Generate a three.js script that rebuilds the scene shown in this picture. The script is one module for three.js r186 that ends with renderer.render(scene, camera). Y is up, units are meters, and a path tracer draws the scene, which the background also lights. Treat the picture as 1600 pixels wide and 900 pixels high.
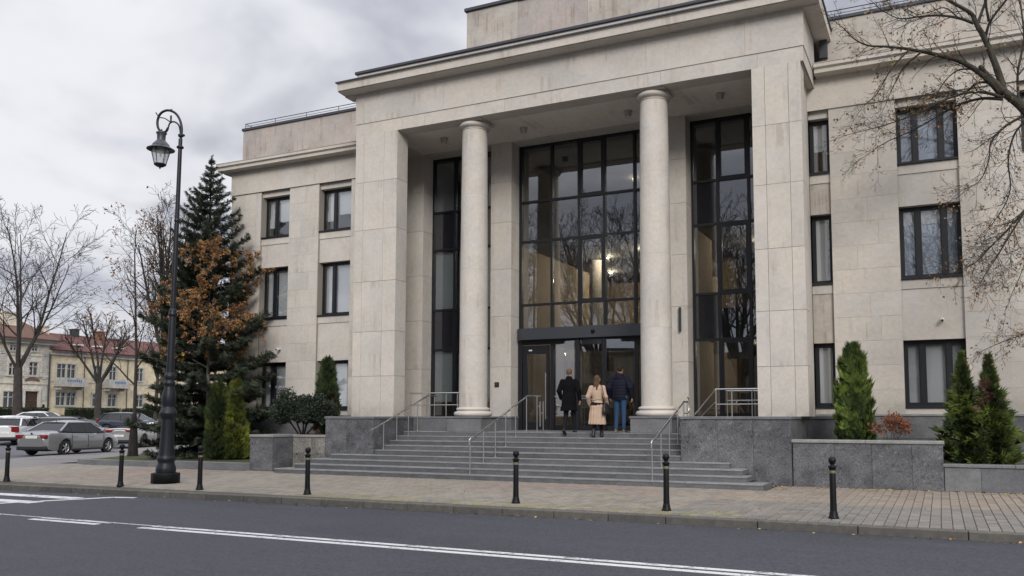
import * as THREE from 'three';
import { mergeGeometries } from 'three/addons/utils/BufferGeometryUtils.js';
import { RoundedBoxGeometry } from 'three/addons/geometries/RoundedBoxGeometry.js';

// ---------------------------------------------------------------- camera, sky, sun, exposure
const scene = new THREE.Scene();
const renderer = new THREE.WebGLRenderer({ antialias: true });
renderer.toneMapping = THREE.LinearToneMapping;
renderer.toneMappingExposure = 1.57;
renderer.shadowMap.enabled = true;
const camera = new THREE.PerspectiveCamera(37.62, 16 / 9, 0.1, 3000);
camera.position.set(0, 1.6, 0);
camera.rotation.order = 'YXZ';
camera.rotation.set(0.08127, 0.43755, 0);
camera.setViewOffset(1600, 900, -50, -93, 1600, 900);   // shifted lens
scene.add(camera);

function rng(seed) { let s = (seed * 7919 + 13) >>> 0; return () => { s = (s + 0x6d2b79f5) | 0; let t = Math.imul(s ^ (s >>> 15), 1 | s); t = (t + Math.imul(t ^ (t >>> 7), 61 | t)) ^ t; return ((t ^ (t >>> 14)) >>> 0) / 4294967296; }; }
// tileable fractal value noise, about -1..1
function fbm(N, p0, oct, seed, gain = 0.5, py = 0) {
  const out = new Float32Array(N * N); let amp = 1, tot = 0;
  for (let o = 0, p = p0, q = py || p0; o < oct && p <= N && q <= N; o++, p *= 2, q *= 2, amp *= gain) {
    const r = rng(seed * 31 + o), L = new Float32Array(p * q); for (let i = 0; i < L.length; i++) L[i] = r() * 2 - 1;
    const x0 = new Int32Array(N), x1 = new Int32Array(N), fx = new Float32Array(N);
    for (let x = 0; x < N; x++) { const u = x / N * p, i = Math.floor(u), f = u - i; x0[x] = i % p; x1[x] = (i + 1) % p; fx[x] = f * f * (3 - 2 * f); }
    for (let y = 0; y < N; y++) {
      const v = y / N * q, j = Math.floor(v), g = v - j, fy = g * g * (3 - 2 * g), a = (j % q) * p, b = ((j + 1) % q) * p;
      for (let x = 0; x < N; x++) { const A = L[a + x0[x]], B = L[a + x1[x]], C = L[b + x0[x]], D = L[b + x1[x]], t = A + (B - A) * fx[x]; out[y * N + x] += amp * (t + (C + (D - C) * fx[x] - t) * fy); }
    }
    tot += amp;
  }
  for (let i = 0; i < out.length; i++) out[i] /= tot * 0.6;
  return out;
}
const clamp = (x, a = 0, b = 1) => Math.min(b, Math.max(a, x)), lerp = (a, b, t) => a + (b - a) * t, smooth = (a, b, x) => { const t = clamp((x - a) / (b - a)); return t * t * (3 - 2 * t); };

// an overcast sky: broken grey cloud under a brighter veil, brightening to the zenith
{
  const W = 2048, H = 1024, data = new Float32Array(W * H * 4), N = 1024;
  const A = fbm(N, 6, 7, 5, 0.52), B = fbm(N, 5, 6, 9, 0.5), at = (T, x, y) => { x = ((x % N) + N) % N; y = ((y % N) + N) % N; const i = Math.floor(x), j = Math.floor(y), f = x - i, g = y - j, i1 = (i + 1) % N, j1 = (j + 1) % N; return lerp(lerp(T[j * N + i], T[j * N + i1], f), lerp(T[j1 * N + i], T[j1 * N + i1], f), g); };
  for (let j = 0; j < H; j++) {
    const el = ((j + 0.5) / H - 0.5) * Math.PI, y = Math.sin(el), c = Math.cos(el);
    for (let i = 0; i < W; i++) {
      const az = ((i + 0.5) / W - 0.5) * 2 * Math.PI, x = Math.cos(az) * c, z = Math.sin(az) * c, k = 300 / (Math.max(y, 0) + 0.16);
      const wx = at(B, x * k * 0.6 + 300, z * k * 0.6) * 60;
      let n = at(A, x * k + wx + 210, z * k + wx * 0.5 + 77), m = at(B, x * k * 0.45 + 90, z * k * 0.45 + 500);
      const d = smooth(-0.50, 0.30, n * 0.70 + m * 0.5);                 // 0 dark cloud base .. 1 bright gap
      const lum = lerp(0.285, 0.56, d) * (1 + 2.1 * smooth(0.38, 1.0, Math.max(0, y))), h = smooth(0.0, 0.22, y);
      const o = (j * W + i) * 4, L = y < 0 ? 0.30 : lerp(0.44, lum, h);
      data[o] = L * lerp(0.92, 0.985, d); data[o + 1] = L * lerp(0.955, 0.992, d); data[o + 2] = L * lerp(1.10, 1.04, d); data[o + 3] = 1;
    }
  }
  const sky = new THREE.DataTexture(data, W, H, THREE.RGBAFormat, THREE.FloatType);
  sky.mapping = THREE.EquirectangularReflectionMapping; sky.magFilter = sky.minFilter = THREE.LinearFilter; sky.wrapS = THREE.RepeatWrapping; sky.needsUpdate = true;
  scene.background = sky; scene.environment = sky;
}
const sun = new THREE.DirectionalLight(new THREE.Color(1, 0.965, 0.91), 1.5);   // the veiled sun, behind and to the right of the camera
sun.position.set(31, 40, 46); sun.target.position.set(-10, 0, -20);
sun.castShadow = true; sun.shadow.radius = 40; sun.shadow.mapSize.set(2048, 2048);
Object.assign(sun.shadow.camera, { left: -90, right: 50, top: 60, bottom: -60, near: 1, far: 260 });
scene.add(sun, sun.target);

// ---------------------------------------------------------------- helpers
const V = (x, y, z) => new THREE.Vector3(x, y, z);
const used = {};
function numbered(name) { const n = used[name] = (used[name] ?? -1) + 1; return n ? name + '_' + String(n).padStart(3, '0') : name; }
function tag(o, label, category, group, kind) { if (label) o.userData.label = label; if (category) o.userData.category = category; if (group) o.userData.group = group; if (kind) o.userData.kind = kind; return o; }
function thing(name, label, category, pos = [0, 0, 0], turn = 0, group) { const o = new THREE.Group(); o.name = numbered(name); o.position.set(...pos); o.rotation.y = turn; scene.add(o); return tag(o, label, category, group); }
function mesh(name, geo, mat, parent) {
  if (Array.isArray(geo)) geo = merge(geo);
  const o = new THREE.Mesh(geo, mat); o.name = parent ? name : numbered(name); o.castShadow = o.receiveShadow = true; (parent || scene).add(o); return o;
}
function structure(name, geo, mat) { const o = mesh(name, geo, mat); o.userData.kind = 'structure'; return o; }
function merge(list) {
  list = list.map((g) => { g = g.index ? g.toNonIndexed() : g; const o = new THREE.BufferGeometry(); for (const k of ['position', 'normal', 'uv']) if (g.attributes[k]) o.setAttribute(k, g.attributes[k]); if (!o.attributes.uv) o.setAttribute('uv', new THREE.BufferAttribute(new Float32Array(o.attributes.position.count * 2), 2)); return o; });
  return list.length === 1 ? list[0] : mergeGeometries(list);
}
// uv in metres, laid on the face each normal points along; du, dv shift it
function boxUV(g, du = 0, dv = 0) {
  const p = g.attributes.position, n = g.attributes.normal, uv = new Float32Array(p.count * 2);
  for (let i = 0; i < p.count; i++) {
    const ax = Math.abs(n.getX(i)), ay = Math.abs(n.getY(i)), az = Math.abs(n.getZ(i)), x = p.getX(i), y = p.getY(i), z = p.getZ(i);
    const [u, v] = ax > ay && ax > az ? [z, y] : ay > az ? [x, z] : [x, y];
    uv[i * 2] = u + du; uv[i * 2 + 1] = v + dv;
  }
  g.setAttribute('uv', new THREE.BufferAttribute(uv, 2)); return g;
}
function bx(x0, x1, y0, y1, z0, z1, du = 0, dv = 0) { const g = new THREE.BoxGeometry(x1 - x0, y1 - y0, z1 - z0); g.translate((x0 + x1) / 2, (y0 + y1) / 2, (z0 + z1) / 2); return boxUV(g, du, dv); }
// a box with chamfered edges: 44 triangles
function cb(x0, x1, y0, y1, z0, z1, c = 0.008, du = 0, dv = 0) {
  const h = [(x1 - x0) / 2, (y1 - y0) / 2, (z1 - z0) / 2], m = [(x0 + x1) / 2, (y0 + y1) / 2, (z0 + z1) / 2], pos = [];
  c = Math.min(c, h[0] * 0.9, h[1] * 0.9, h[2] * 0.9);
  const P = (s, a) => { const p = [0, 1, 2].map((k) => s[k] * (k === a ? h[k] : h[k] - c)); return p; };
  const tri = (a, b, d) => { const e = [b[0] - a[0], b[1] - a[1], b[2] - a[2]], f = [d[0] - a[0], d[1] - a[1], d[2] - a[2]], n = [e[1] * f[2] - e[2] * f[1], e[2] * f[0] - e[0] * f[2], e[0] * f[1] - e[1] * f[0]], o = [a[0] + b[0] + d[0], a[1] + b[1] + d[1], a[2] + b[2] + d[2]]; if (n[0] * o[0] + n[1] * o[1] + n[2] * o[2] < 0) pos.push(...a, ...d, ...b); else pos.push(...a, ...b, ...d); };
  const quad = (a, b, d, e) => { tri(a, b, d); tri(a, d, e); };
  for (let a = 0; a < 3; a++) { const b = (a + 1) % 3, d = (a + 2) % 3; for (const s of [-1, 1]) { const k = (u, v) => { const q = [0, 0, 0]; q[a] = s; q[b] = u; q[d] = v; return P(q, a); }; quad(k(-1, -1), k(1, -1), k(1, 1), k(-1, 1)); }
    for (const u of [-1, 1]) for (const v of [-1, 1]) { const k = (t, f) => { const q = [0, 0, 0]; q[a] = t; q[b] = u; q[d] = v; return P(q, f); }; quad(k(-1, b), k(1, b), k(1, d), k(-1, d)); } }
  for (const x of [-1, 1]) for (const y of [-1, 1]) for (const z of [-1, 1]) tri(P([x, y, z], 0), P([x, y, z], 1), P([x, y, z], 2));
  const g = new THREE.BufferGeometry(); g.setAttribute('position', new THREE.Float32BufferAttribute(pos, 3)); g.translate(...m); g.computeVertexNormals(); return boxUV(g, du, dv);
}
function cyl(r0, r1, h, seg = 16, open = false) { const g = new THREE.CylinderGeometry(r1, r0, h, seg, 1, open); g.translate(0, h / 2, 0); return g; }   // stands on its base; r0 below, r1 above
function at(g, x, y, z, ry = 0, rx = 0, rz = 0) { if (rx || ry || rz) g.applyMatrix4(new THREE.Matrix4().makeRotationFromEuler(new THREE.Euler(rx, ry, rz, 'YXZ'))); return g.translate(x, y, z); }
function lathe(pts, seg = 32) { return new THREE.LatheGeometry(pts.map((p) => new THREE.Vector2(...p)), seg); }
function bar(a, b, r, seg = 10) { const d = V(...b).sub(V(...a)), g = new THREE.CylinderGeometry(r, r, d.length(), seg); g.translate(0, d.length() / 2, 0); g.applyQuaternion(new THREE.Quaternion().setFromUnitVectors(V(0, 1, 0), d.normalize())); return g.translate(...a); }
function tubeAlong(pts, r, seg = 48, rad = 10) { return new THREE.TubeGeometry(new THREE.CatmullRomCurve3(pts.map((p) => V(...p)), false, 'centripetal'), seg, r, rad); }
// a growing mesh of tapered tubes
class MB {
  constructor() { this.p = []; this.n = []; this.u = []; this.i = []; }
  tube(pts, rad, seg = 6) {
    const t = V(0, 0, 0), a = V(0, 0, 0), b = V(0, 0, 0), base0 = this.p.length / 3; let ref = null, len = 0;
    for (let k = 0; k < pts.length; k++) {
      t.copy(pts[Math.min(k + 1, pts.length - 1)]).sub(pts[Math.max(k - 1, 0)]).normalize();
      if (!ref) ref = Math.abs(t.y) < 0.9 ? V(0, 1, 0) : V(1, 0, 0);
      a.copy(ref).addScaledVector(t, -ref.dot(t)).normalize(); ref = a.clone(); b.crossVectors(t, a);
      if (k) len += pts[k].distanceTo(pts[k - 1]);
      for (let s = 0; s <= seg; s++) { const w = s / seg * Math.PI * 2, c = Math.cos(w), d = Math.sin(w), nx = a.x * c + b.x * d, ny = a.y * c + b.y * d, nz = a.z * c + b.z * d, r = rad[k]; this.p.push(pts[k].x + nx * r, pts[k].y + ny * r, pts[k].z + nz * r); this.n.push(nx, ny, nz); this.u.push(s / seg * 0.5, len); }
    }
    for (let k = 0; k < pts.length - 1; k++) for (let s = 0; s < seg; s++) { const q = base0 + k * (seg + 1) + s; this.i.push(q, q + 1, q + seg + 1, q + 1, q + seg + 2, q + seg + 1); }
  }
  geo() { const g = new THREE.BufferGeometry(); g.setAttribute('position', new THREE.Float32BufferAttribute(this.p, 3)); g.setAttribute('normal', new THREE.Float32BufferAttribute(this.n, 3)); g.setAttribute('uv', new THREE.Float32BufferAttribute(this.u, 2)); g.setIndex(this.i); return g; }
}
function instanced(name, geo, mat, list, parent) {   // list of {m: Matrix4, c: Color}
  const o = new THREE.InstancedMesh(geo, mat, list.length); o.name = parent ? name : numbered(name); o.castShadow = o.receiveShadow = true;
  list.forEach((e, i) => { o.setMatrixAt(i, e.m); if (e.c) o.setColorAt(i, e.c); });
  (parent || scene).add(o); if (parent) o.userData.kind = 'stuff'; return o;
}
// moves a thing's origin to p, its parts stay where they are
function rebase(g, x, y, z) { for (const c of g.children) { c.position.x -= x; c.position.y -= y; c.position.z -= z; } g.position.set(x, y, z); return g; }

// ---------------------------------------------------------------- materials
function texture(N, fn, srgb = true) {
  const d = new Uint8Array(N * N * 4);
  for (let y = 0, i = 0; y < N; y++) for (let x = 0; x < N; x++, i++) { const c = fn(i, x, y); for (let k = 0; k < 3; k++) { const v = clamp(typeof c === 'number' ? c : c[k]); d[i * 4 + k] = 255 * (srgb ? (v <= 0.0031308 ? 12.92 * v : 1.055 * Math.pow(v, 1 / 2.4) - 0.055) : v); } d[i * 4 + 3] = 255; }
  const t = new THREE.DataTexture(d, N, N); t.wrapS = t.wrapT = THREE.RepeatWrapping; t.magFilter = THREE.LinearFilter; t.minFilter = THREE.LinearMipmapLinearFilter; t.generateMipmaps = true; if (srgb) t.colorSpace = THREE.SRGBColorSpace; t.needsUpdate = true; return t;
}
const sized = (t, m, m2 = m) => { const c = t.clone(); c.repeat.set(1 / m, 1 / m2); c.needsUpdate = true; return c; };
function mat(name, color, rough = 0.8, o = {}) { const m = new THREE.MeshPhysicalMaterial({ roughness: rough, ...o }); m.name = name; m.color.setRGB(...color); return m; }
const T = {};
{
  let a = fbm(1024, 5, 7, 1, 0.55), b = fbm(1024, 64, 4, 2, 0.6), s = fbm(1024, 48, 4, 3, 0.55, 3), w = fbm(1024, 8, 4, 6);
  T.stone = texture(1024, (i) => { const st = smooth(0.15, 0.9, s[i]) * smooth(-0.3, 0.7, w[i]), l = 0.87 + 0.08 * a[i] + 0.05 * b[i] - 0.17 * st, h = w[i] * 0.03 + a[i] * 0.012; return [l * (1 + h * 0.6), l * (1 - Math.abs(h) * 0.15), l * (1 - h)]; });
  T.weather = texture(1024, (i) => { const st = smooth(-0.1, 0.8, s[i]) * smooth(-0.4, 0.5, w[i]), l = 0.84 + 0.15 * a[i] + 0.06 * b[i] - 0.24 * st, h = w[i] * 0.05; return [l * (1 + h), l, l * (1 - h * 0.4)]; });
  T.stoneBump = texture(1024, (i) => 0.5 + 0.25 * a[i] + 0.35 * b[i], false);
  a = fbm(1024, 6, 5, 11); b = fbm(1024, 200, 3, 12, 0.8); s = fbm(1024, 30, 3, 13, 0.55); w = fbm(1024, 34, 3, 14, 0.55);
  T.squiggle = texture(1024, (i) => { const v = smooth(0.12, 0.0, Math.abs(s[i])) * smooth(-0.35, 0.35, w[i] + a[i]), k = smooth(0.10, 0.0, Math.abs(w[i] - 0.1)) * smooth(-0.3, 0.3, s[i] - a[i]), l = 0.44 + 0.14 * a[i] + 0.24 * b[i] + 0.72 * v + 0.45 * k - 0.14 * smooth(0.2, 0.6, w[i]); return [l, l * 1.0, l * 1.01]; });
  T.granite = texture(1024, (i) => { const l = 0.72 + 0.10 * a[i] + 0.24 * b[i] + 0.08 * s[i]; return [l, l, l]; });
  a = fbm(2048, 4, 6, 21, 0.55); b = fbm(2048, 420, 3, 22, 0.8); s = fbm(2048, 5, 5, 23, 0.55, 40);
  T.asphalt = texture(2048, (i) => { const l = 0.78 + 0.17 * a[i] + 0.34 * b[i] + 0.07 * s[i] - 0.10 * smooth(0.25, 0.45, a[i] + 0.25 * s[i]); return [l, l, l]; });
  T.asphaltBump = texture(2048, (i) => 0.5 + 0.5 * b[i], false);
  a = fbm(512, 8, 6, 31, 0.6); b = fbm(512, 128, 2, 32);
  { const w = fbm(512, 40, 4, 35, 0.65), v = fbm(512, 5, 4, 36); T.worn = texture(512, (i) => { const k = smooth(0.42, 0.62, w[i] * 0.9 + v[i] * 0.35), l = 0.86 + 0.06 * w[i] - 0.55 * k; return [l, l, l]; }); }
  T.rough = texture(512, (i) => { const l = 0.8 + 0.18 * a[i] + 0.09 * b[i]; return [l, l, l]; });
  a = fbm(512, 24, 4, 41, 0.6, 5); b = fbm(512, 10, 5, 42);
  T.bark = texture(512, (i) => { const l = 0.62 + 0.34 * a[i] + 0.12 * b[i]; return [l, l * (1 + 0.04 * b[i]), l]; });
  T.barkBump = texture(512, (i) => 0.5 + 0.5 * a[i], false);
  a = fbm(512, 90, 3, 51, 0.8); b = fbm(512, 6, 5, 52);
  T.grass = texture(512, (i) => { const k = smooth(-0.1, 0.8, b[i] + 0.3 * a[i]), l = 0.62 + 0.34 * a[i]; return [l * lerp(0.75, 1.25, k), l * lerp(1.0, 0.86, k), l * lerp(0.6, 0.7, k)]; });
}
{ const n = fbm(512, 6, 5, 61), f = fbm(512, 40, 3, 62); T.stain = texture(512, (i, x, y) => { const v = y / 512, k = smooth(0.42 + 0.25 * n[i], 0.0, v) * (0.55 + 0.45 * n[i]), l = 0.87 + 0.06 * n[i] + 0.05 * f[i] - 0.30 * clamp(k); return [l, l, l * (1 - 0.02 * k)]; }); }
const stoneOpt = { map: sized(T.stone, 5), bumpMap: sized(T.stoneBump, 5), bumpScale: 0.004 };
const STONE = [[0.566, 0.523, 0.470], [0.560, 0.519, 0.470], [0.572, 0.529, 0.478], [0.558, 0.518, 0.474], [0.568, 0.523, 0.466]].map((c, i) => mat('limestone_' + 'abcde'[i], c, 0.85, stoneOpt));
const M = {
  stained: mat('stained_limestone', [0.566, 0.523, 0.470], 0.9, { map: sized(T.stain, 1.3) }),
  stone: STONE[0],
  mortar: mat('mortar', [0.27, 0.245, 0.21], 0.95),
  weathered: mat('weathered_limestone', [0.42, 0.37, 0.34], 0.9, { ...stoneOpt, map: sized(T.weather, 4.2) }),
  weathered2: mat('pale_weathered_limestone', [0.48, 0.435, 0.385], 0.9, { ...stoneOpt, map: sized(T.weather, 4.8) }),
  squiggle: [[0.205, 0.208, 0.220], [0.185, 0.188, 0.202], [0.225, 0.228, 0.238]].map((c, i) => mat('worked_granite_' + 'abc'[i], c, 0.62, { map: sized(T.squiggle, 1.6) })),
  granite: [[0.175, 0.178, 0.188], [0.155, 0.158, 0.17], [0.20, 0.203, 0.21]].map((c, i) => mat('grey_granite_' + 'abc'[i], c, 0.6, { map: sized(T.granite, 1.2) })),
  tread: [[0.25, 0.254, 0.262], [0.23, 0.234, 0.243], [0.27, 0.273, 0.278]].map((c, i) => mat('granite_tread_' + 'abc'[i], c, 0.7, { map: sized(T.granite, 1.2) })),  // same granite as the risers, coloured paler for light falling from above
  riser: [[0.135, 0.137, 0.145], [0.12, 0.122, 0.13], [0.15, 0.152, 0.16]].map((c, i) => mat('granite_riser_' + 'abc'[i], c, 0.7, { map: sized(T.granite, 1.2) })),  // same granite as the treads, upright faces coloured darker as if shaded
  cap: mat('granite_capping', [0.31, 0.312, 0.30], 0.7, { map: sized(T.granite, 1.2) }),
  zinc: mat('dark_flashing', [0.055, 0.058, 0.068], 0.5, { metalness: 0.4 }),
  frame: mat('anthracite_frame', [0.0085, 0.0095, 0.013], 0.42),
  fascia: mat('grey_fascia', [0.055, 0.06, 0.07], 0.4, { metalness: 0.3 }),
  glass: mat('window_glass', [0.90, 0.91, 0.92], 0, { transmission: 1, thickness: 0, ior: 2.33 }),
  glassDark: mat('tinted_glass', [0.66, 0.69, 0.72], 0, { transmission: 1, thickness: 0, ior: 2.33 }),
  spandrel: mat('dark_spandrel_glass', [0.006, 0.008, 0.014], 0.03, { ior: 2.2 }),
  steel: mat('brushed_steel', [0.62, 0.61, 0.59], 0.28, { metalness: 1 }),
  iron: mat('black_painted_iron', [0.0055, 0.006, 0.008], 0.5, { specularIntensity: 0.5, map: sized(T.rough, 0.8) }),
  lampIron: mat('dark_grey_iron', [0.011, 0.0125, 0.019], 0.45, { specularIntensity: 0.7, map: sized(T.rough, 0.8) }),
  gold: mat('dull_brass_band', [0.20, 0.175, 0.11], 0.5, { metalness: 0.5 }),
  blind: mat('pale_blind', [0.66, 0.68, 0.68], 0.9),
  paintedSky: mat('painted_sky_reflection', [0.40, 0.45, 0.52], 0.9),  // blue-grey colour stands in for the sky mirrored in the panes
  blindGreen: mat('grey_green_blind', [0.74, 0.75, 0.68], 0.9),
  blindWhite: mat('white_blind', [0.64, 0.65, 0.65], 0.9),
  room: mat('room_plaster', [0.30, 0.29, 0.27], 0.9),
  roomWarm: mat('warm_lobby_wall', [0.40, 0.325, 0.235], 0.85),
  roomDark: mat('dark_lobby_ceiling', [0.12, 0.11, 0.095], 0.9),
  lobbyFloor: mat('lobby_floor', [0.22, 0.19, 0.15], 0.25),
  glow: mat('warm_downlight', [1, 0.9, 0.7], 0.5, { emissive: new THREE.Color(1, 0.82, 0.52), emissiveIntensity: 2.6 }),
  asphalt: mat('asphalt', [0.049, 0.051, 0.063], 0.82, { map: sized(T.asphalt, 11), bumpMap: sized(T.asphaltBump, 11), bumpScale: 0.005 }),
  asphaltLight: mat('worn_asphalt', [0.115, 0.115, 0.13], 0.88, { map: sized(T.asphalt, 7) }),
  paint: mat('road_paint', [0.66, 0.66, 0.66], 0.7, { map: sized(T.worn, 2.3) }),
  kerb: [[0.110, 0.103, 0.092], [0.125, 0.117, 0.103], [0.098, 0.093, 0.086]].map((c, i) => mat('kerb_concrete_' + 'abc'[i], c, 0.9, { map: sized(T.rough, 0.7) })),
  joint: mat('joint_sand', [0.065, 0.06, 0.045], 1),
  flag: mat('plain_paving', [0.235, 0.222, 0.215], 0.9, { map: sized(T.asphalt, 5) }),
  grass: mat('grass', [0.085, 0.10, 0.03], 1, { map: sized(T.grass, 1.6) }),
  soil: mat('soil_and_dry_leaves', [0.12, 0.085, 0.05], 1, { map: sized(T.grass, 1.2) }),
  bark: mat('grey_brown_bark', [0.060, 0.050, 0.044], 0.95, { map: sized(T.bark, 1), bumpMap: sized(T.barkBump, 1), bumpScale: 0.02 }),
  barkPale: mat('pale_bark', [0.17, 0.155, 0.13], 0.95, { map: sized(T.bark, 1), bumpMap: sized(T.barkBump, 1), bumpScale: 0.015 }),
  barkMoss: mat('dark_mossy_bark', [0.060, 0.052, 0.038], 0.95, { map: sized(T.bark, 1), bumpMap: sized(T.barkBump, 1), bumpScale: 0.02 }),
  leaf: mat('leaf', [1, 1, 1], 0.85, { side: THREE.DoubleSide }),
};

// ---------------------------------------------------------------- the setting: ground, road, pavement, kerb
const rise = (x, z) => 1.42 * smooth(36, 82, -x) ;                       // the side street climbs away to the left
const kerbPts = [[-60, -11.2], [-40, -12.0], [-30, -12.4], [-20, -12.8], [-12.5, -13.14], [-3.4, -13.28], [1, -13.33], [14, -13.5], [60, -13.9]];
const kerbZ = (x) => { for (let i = 1; i < kerbPts.length; i++) if (x <= kerbPts[i][0]) { const [a, b] = kerbPts[i - 1], [c, d] = kerbPts[i]; return lerp(b, d, (x - a) / (c - a)); } return -13.9; };
{
  // far ground to the horizon
  const g = new THREE.PlaneGeometry(1600, 1600, 160, 160); g.rotateX(-Math.PI / 2); const p = g.attributes.position;
  for (let i = 0; i < p.count; i++) p.setY(i, -0.22 + rise(p.getX(i), p.getZ(i)) * 0.98 - (p.getX(i) < -36 ? 0.05 : 0));
  g.computeVertexNormals(); structure('ground', boxUV(g), mat('far_ground', [0.10, 0.105, 0.07], 1, { map: sized(T.grass, 6) }));
  // the main road
  const road = new THREE.Shape(); road.moveTo(-70, 60); for (const [x, z] of [[-70, -11], ...kerbPts.slice(1)]) road.lineTo(x, -(z - 0.05)); road.lineTo(60, -60); road.lineTo(-70, -60);
  const sh = new THREE.Shape([[-70, 11], ...kerbPts.slice(1).map(([x, z]) => [x, -z + 0.05]), [60, -26], [-70, -26]].map((q) => new THREE.Vector2(...q)));
  const rg = new THREE.ShapeGeometry(sh); rg.rotateX(-Math.PI / 2); rg.translate(0, -0.12, 0); const rd = structure('road', boxUV(rg), M.asphalt);
  // painted lines: a broken and a solid line along the middle, a hatched area by the far kerb
  const line = (a, b, w, name = 'road_line') => { const d = V(b[0] - a[0], 0, b[1] - a[1]), L = d.length(); d.normalize(); const g = bx(-w / 2, w / 2, 0, 0.004, 0, L); g.rotateY(Math.atan2(d.x, d.z)); g.translate(a[0], -0.1185, a[1]); return mesh(name, boxUV(g), M.paint, rd); };
  for (const [a, b] of [[-26, -19.5], [-18.6, -15.0], [-13.9, -12.2], [-11.25, 14]]) { const st = 9; for (let i = 0; i < st; i++) { const f = (t) => { const x = lerp(a, b, t); return [x, -9.60 + (x < -11 ? (-11 - x) * -0.000 : 0)]; }; if (b - a < 8 && i) break; line(b - a < 8 ? f(0) : f(i / st), b - a < 8 ? f(1) : f((i + 1) / st), 0.11); } }
  for (const [a, b] of [[-22, -16.9], [-13.9, -12.25], [-11.3, 14]]) line([a, -9.38], [b, -9.38], 0.12);
  line([-26, -9.62], [-11.2, -9.62], 0.035);                              // a worn seam line between the dashes
  for (const [a, b] of [[[-24, -11.95], [-16.5, -12.12]], [[-23, -11.1], [-16.45, -11.2]], [[-26, -8.6 + 0.6], [-17.2, -9.9]]].slice(0, 2)) line(a, b, 0.34);
  line([-17.4, -10.0], [-16.0, -12.62], 0.16); line([-16.03, -12.6], [-15.5, -12.72], 0.14); line([-17.4, -10.0], [-19.5, -6.0], 0.16);
  // side street and parking area, rising to the left
  const sg = new THREE.PlaneGeometry(1, 1, 60, 60); { const p = sg.attributes.position; for (let i = 0; i < p.count; i++) { const u = p.getX(i) + 0.5, v = p.getY(i) + 0.5, x0 = -22, x1 = -73.5, x = lerp(x0, x1, u), z = lerp(kerbZ(x) - 0.3, -150, v); p.setXYZ(i, x, (v < 0.001 ? -0.125 : -0.034) + rise(x, z), z); } sg.computeVertexNormals(); }
  { const n = sg.attributes.normal; if (n.getY(0) < 0) { const idx = sg.index.array; for (let i = 0; i < idx.length; i += 3) { const t = idx[i]; idx[i] = idx[i + 1]; idx[i + 1] = t; } sg.computeVertexNormals(); } }
  structure('side_street', boxUV(sg), M.asphaltLight);
  // pavement: a jointing bed, every paver a stone of its own near by, the rest as one mass
  const lot = [[-33.0, -12.3], [-31.2, -16.5], [-31.8, -20.1], [-36.7, -29.6], [-43, -42], [-30, -42], [-27.6, -19.5], [-20, -19.5], [-19, -24], [40, -24], [40, -13.7]];
  const poly = new THREE.Shape([...lot.map(([x, z]) => new THREE.Vector2(x, -z)), ...kerbPts.slice(2, -1).reverse().map(([x, z]) => new THREE.Vector2(x, -z + 0.14))]);
  const pg = new THREE.ShapeGeometry(poly); pg.rotateX(-Math.PI / 2); pg.translate(0, -0.018, 0);
  const pave = structure('pavement', boxUV(pg), M.joint);
  const fg = new THREE.ShapeGeometry(new THREE.Shape([[-33, 12.3], [-31.2, 16.5], [-31.8, 20.1], [-36.7, 29.6], [-43, 42], [-30.2, 42], [-27.6, 19.5], [-26.2, 19.45], [-26.4, 12.75], [-30, 12.55]].map((q) => new THREE.Vector2(...q))));
  fg.rotateX(-Math.PI / 2); fg.translate(0, -0.004, 0); mesh('worn_paving', boxUV(fg), M.flag, pave);
  const r = rng(4), W = 0.155, L = 0.245, spots = [], N1 = fbm(256, 5, 4, 71), nz = (x, z, s) => N1[(((Math.floor((z + 60) * s)) & 255) << 8) + ((Math.floor((x + 60) * s)) & 255)];
  for (let x = -26.4; x < 9; x += W) for (let z = -13.60, k = 0; z > -20.3; z -= L, k++) {
    const cx = x + W / 2, cz = z - L / 2; if (cz + L / 2 > kerbZ(cx) - 0.15) continue;
    if (cx > -17.3 && cx < -3.5 && cz < -18.75) continue; if (cx <= -17.3 && cz < -19.3) continue; if (cx < -18.7 && cz < -19.0 - (cx < -22 ? 0.5 : 0)) continue;
    const a = nz(cx, cz, 9), b = nz(cx, cz, 31), t = r();
    let c;                                                                // beds of different stone, as laid
    const redness = smooth(-0.25, 0.35, a + 0.5 * b) * smooth(-3.6, -6.5, cx) * smooth(-24, -20, cx), band = cx > -4.2 && cz < -16.6;
    if (band) c = [0.275, 0.235, 0.20]; else if (cx > -4.2) c = [0.22, 0.205, 0.188]; else c = [lerp(0.275, 0.275, redness), lerp(0.252, 0.212, redness), lerp(0.222, 0.188, redness)];
    if (cx > -12 && cx < -3 && cz > -14.3 && t > 0.35) c = [0.25, 0.235, 0.165];                    // yellowish edge course with moss
    if (t < 0.12) c = [c[0] * 0.86, c[1] * 0.88, c[2] * 0.90]; else if (t > 0.9) c = [c[0] * 1.06, c[1] * 0.99, c[2] * 0.90];
    const l = 0.84 + 0.26 * r() + 0.1 * b; c = [c[0] * 1.02, c[1], c[2] * 0.94]; spots.push({ x: cx, z: cz, y: (r() - 0.5) * 0.005, ry: (r() - 0.5) * 0.02, rx: (r() - 0.5) * 0.012, c: new THREE.Color().setRGB(c[0] * l, c[1] * l, c[2] * l), d: Math.hypot(cx, cz) });
  }
  spots.sort((p, q) => p.d - q.d);
  const inView = (s) => s.x < 2.4 && s.x > -1.9 - 0.45 * (-13.5 - s.z) * 0;
  const near = [], rest = []; for (const s of spots) (near.length < 290 && inView(s) && s.x > -2.6 ? near : rest).push(s);
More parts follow.
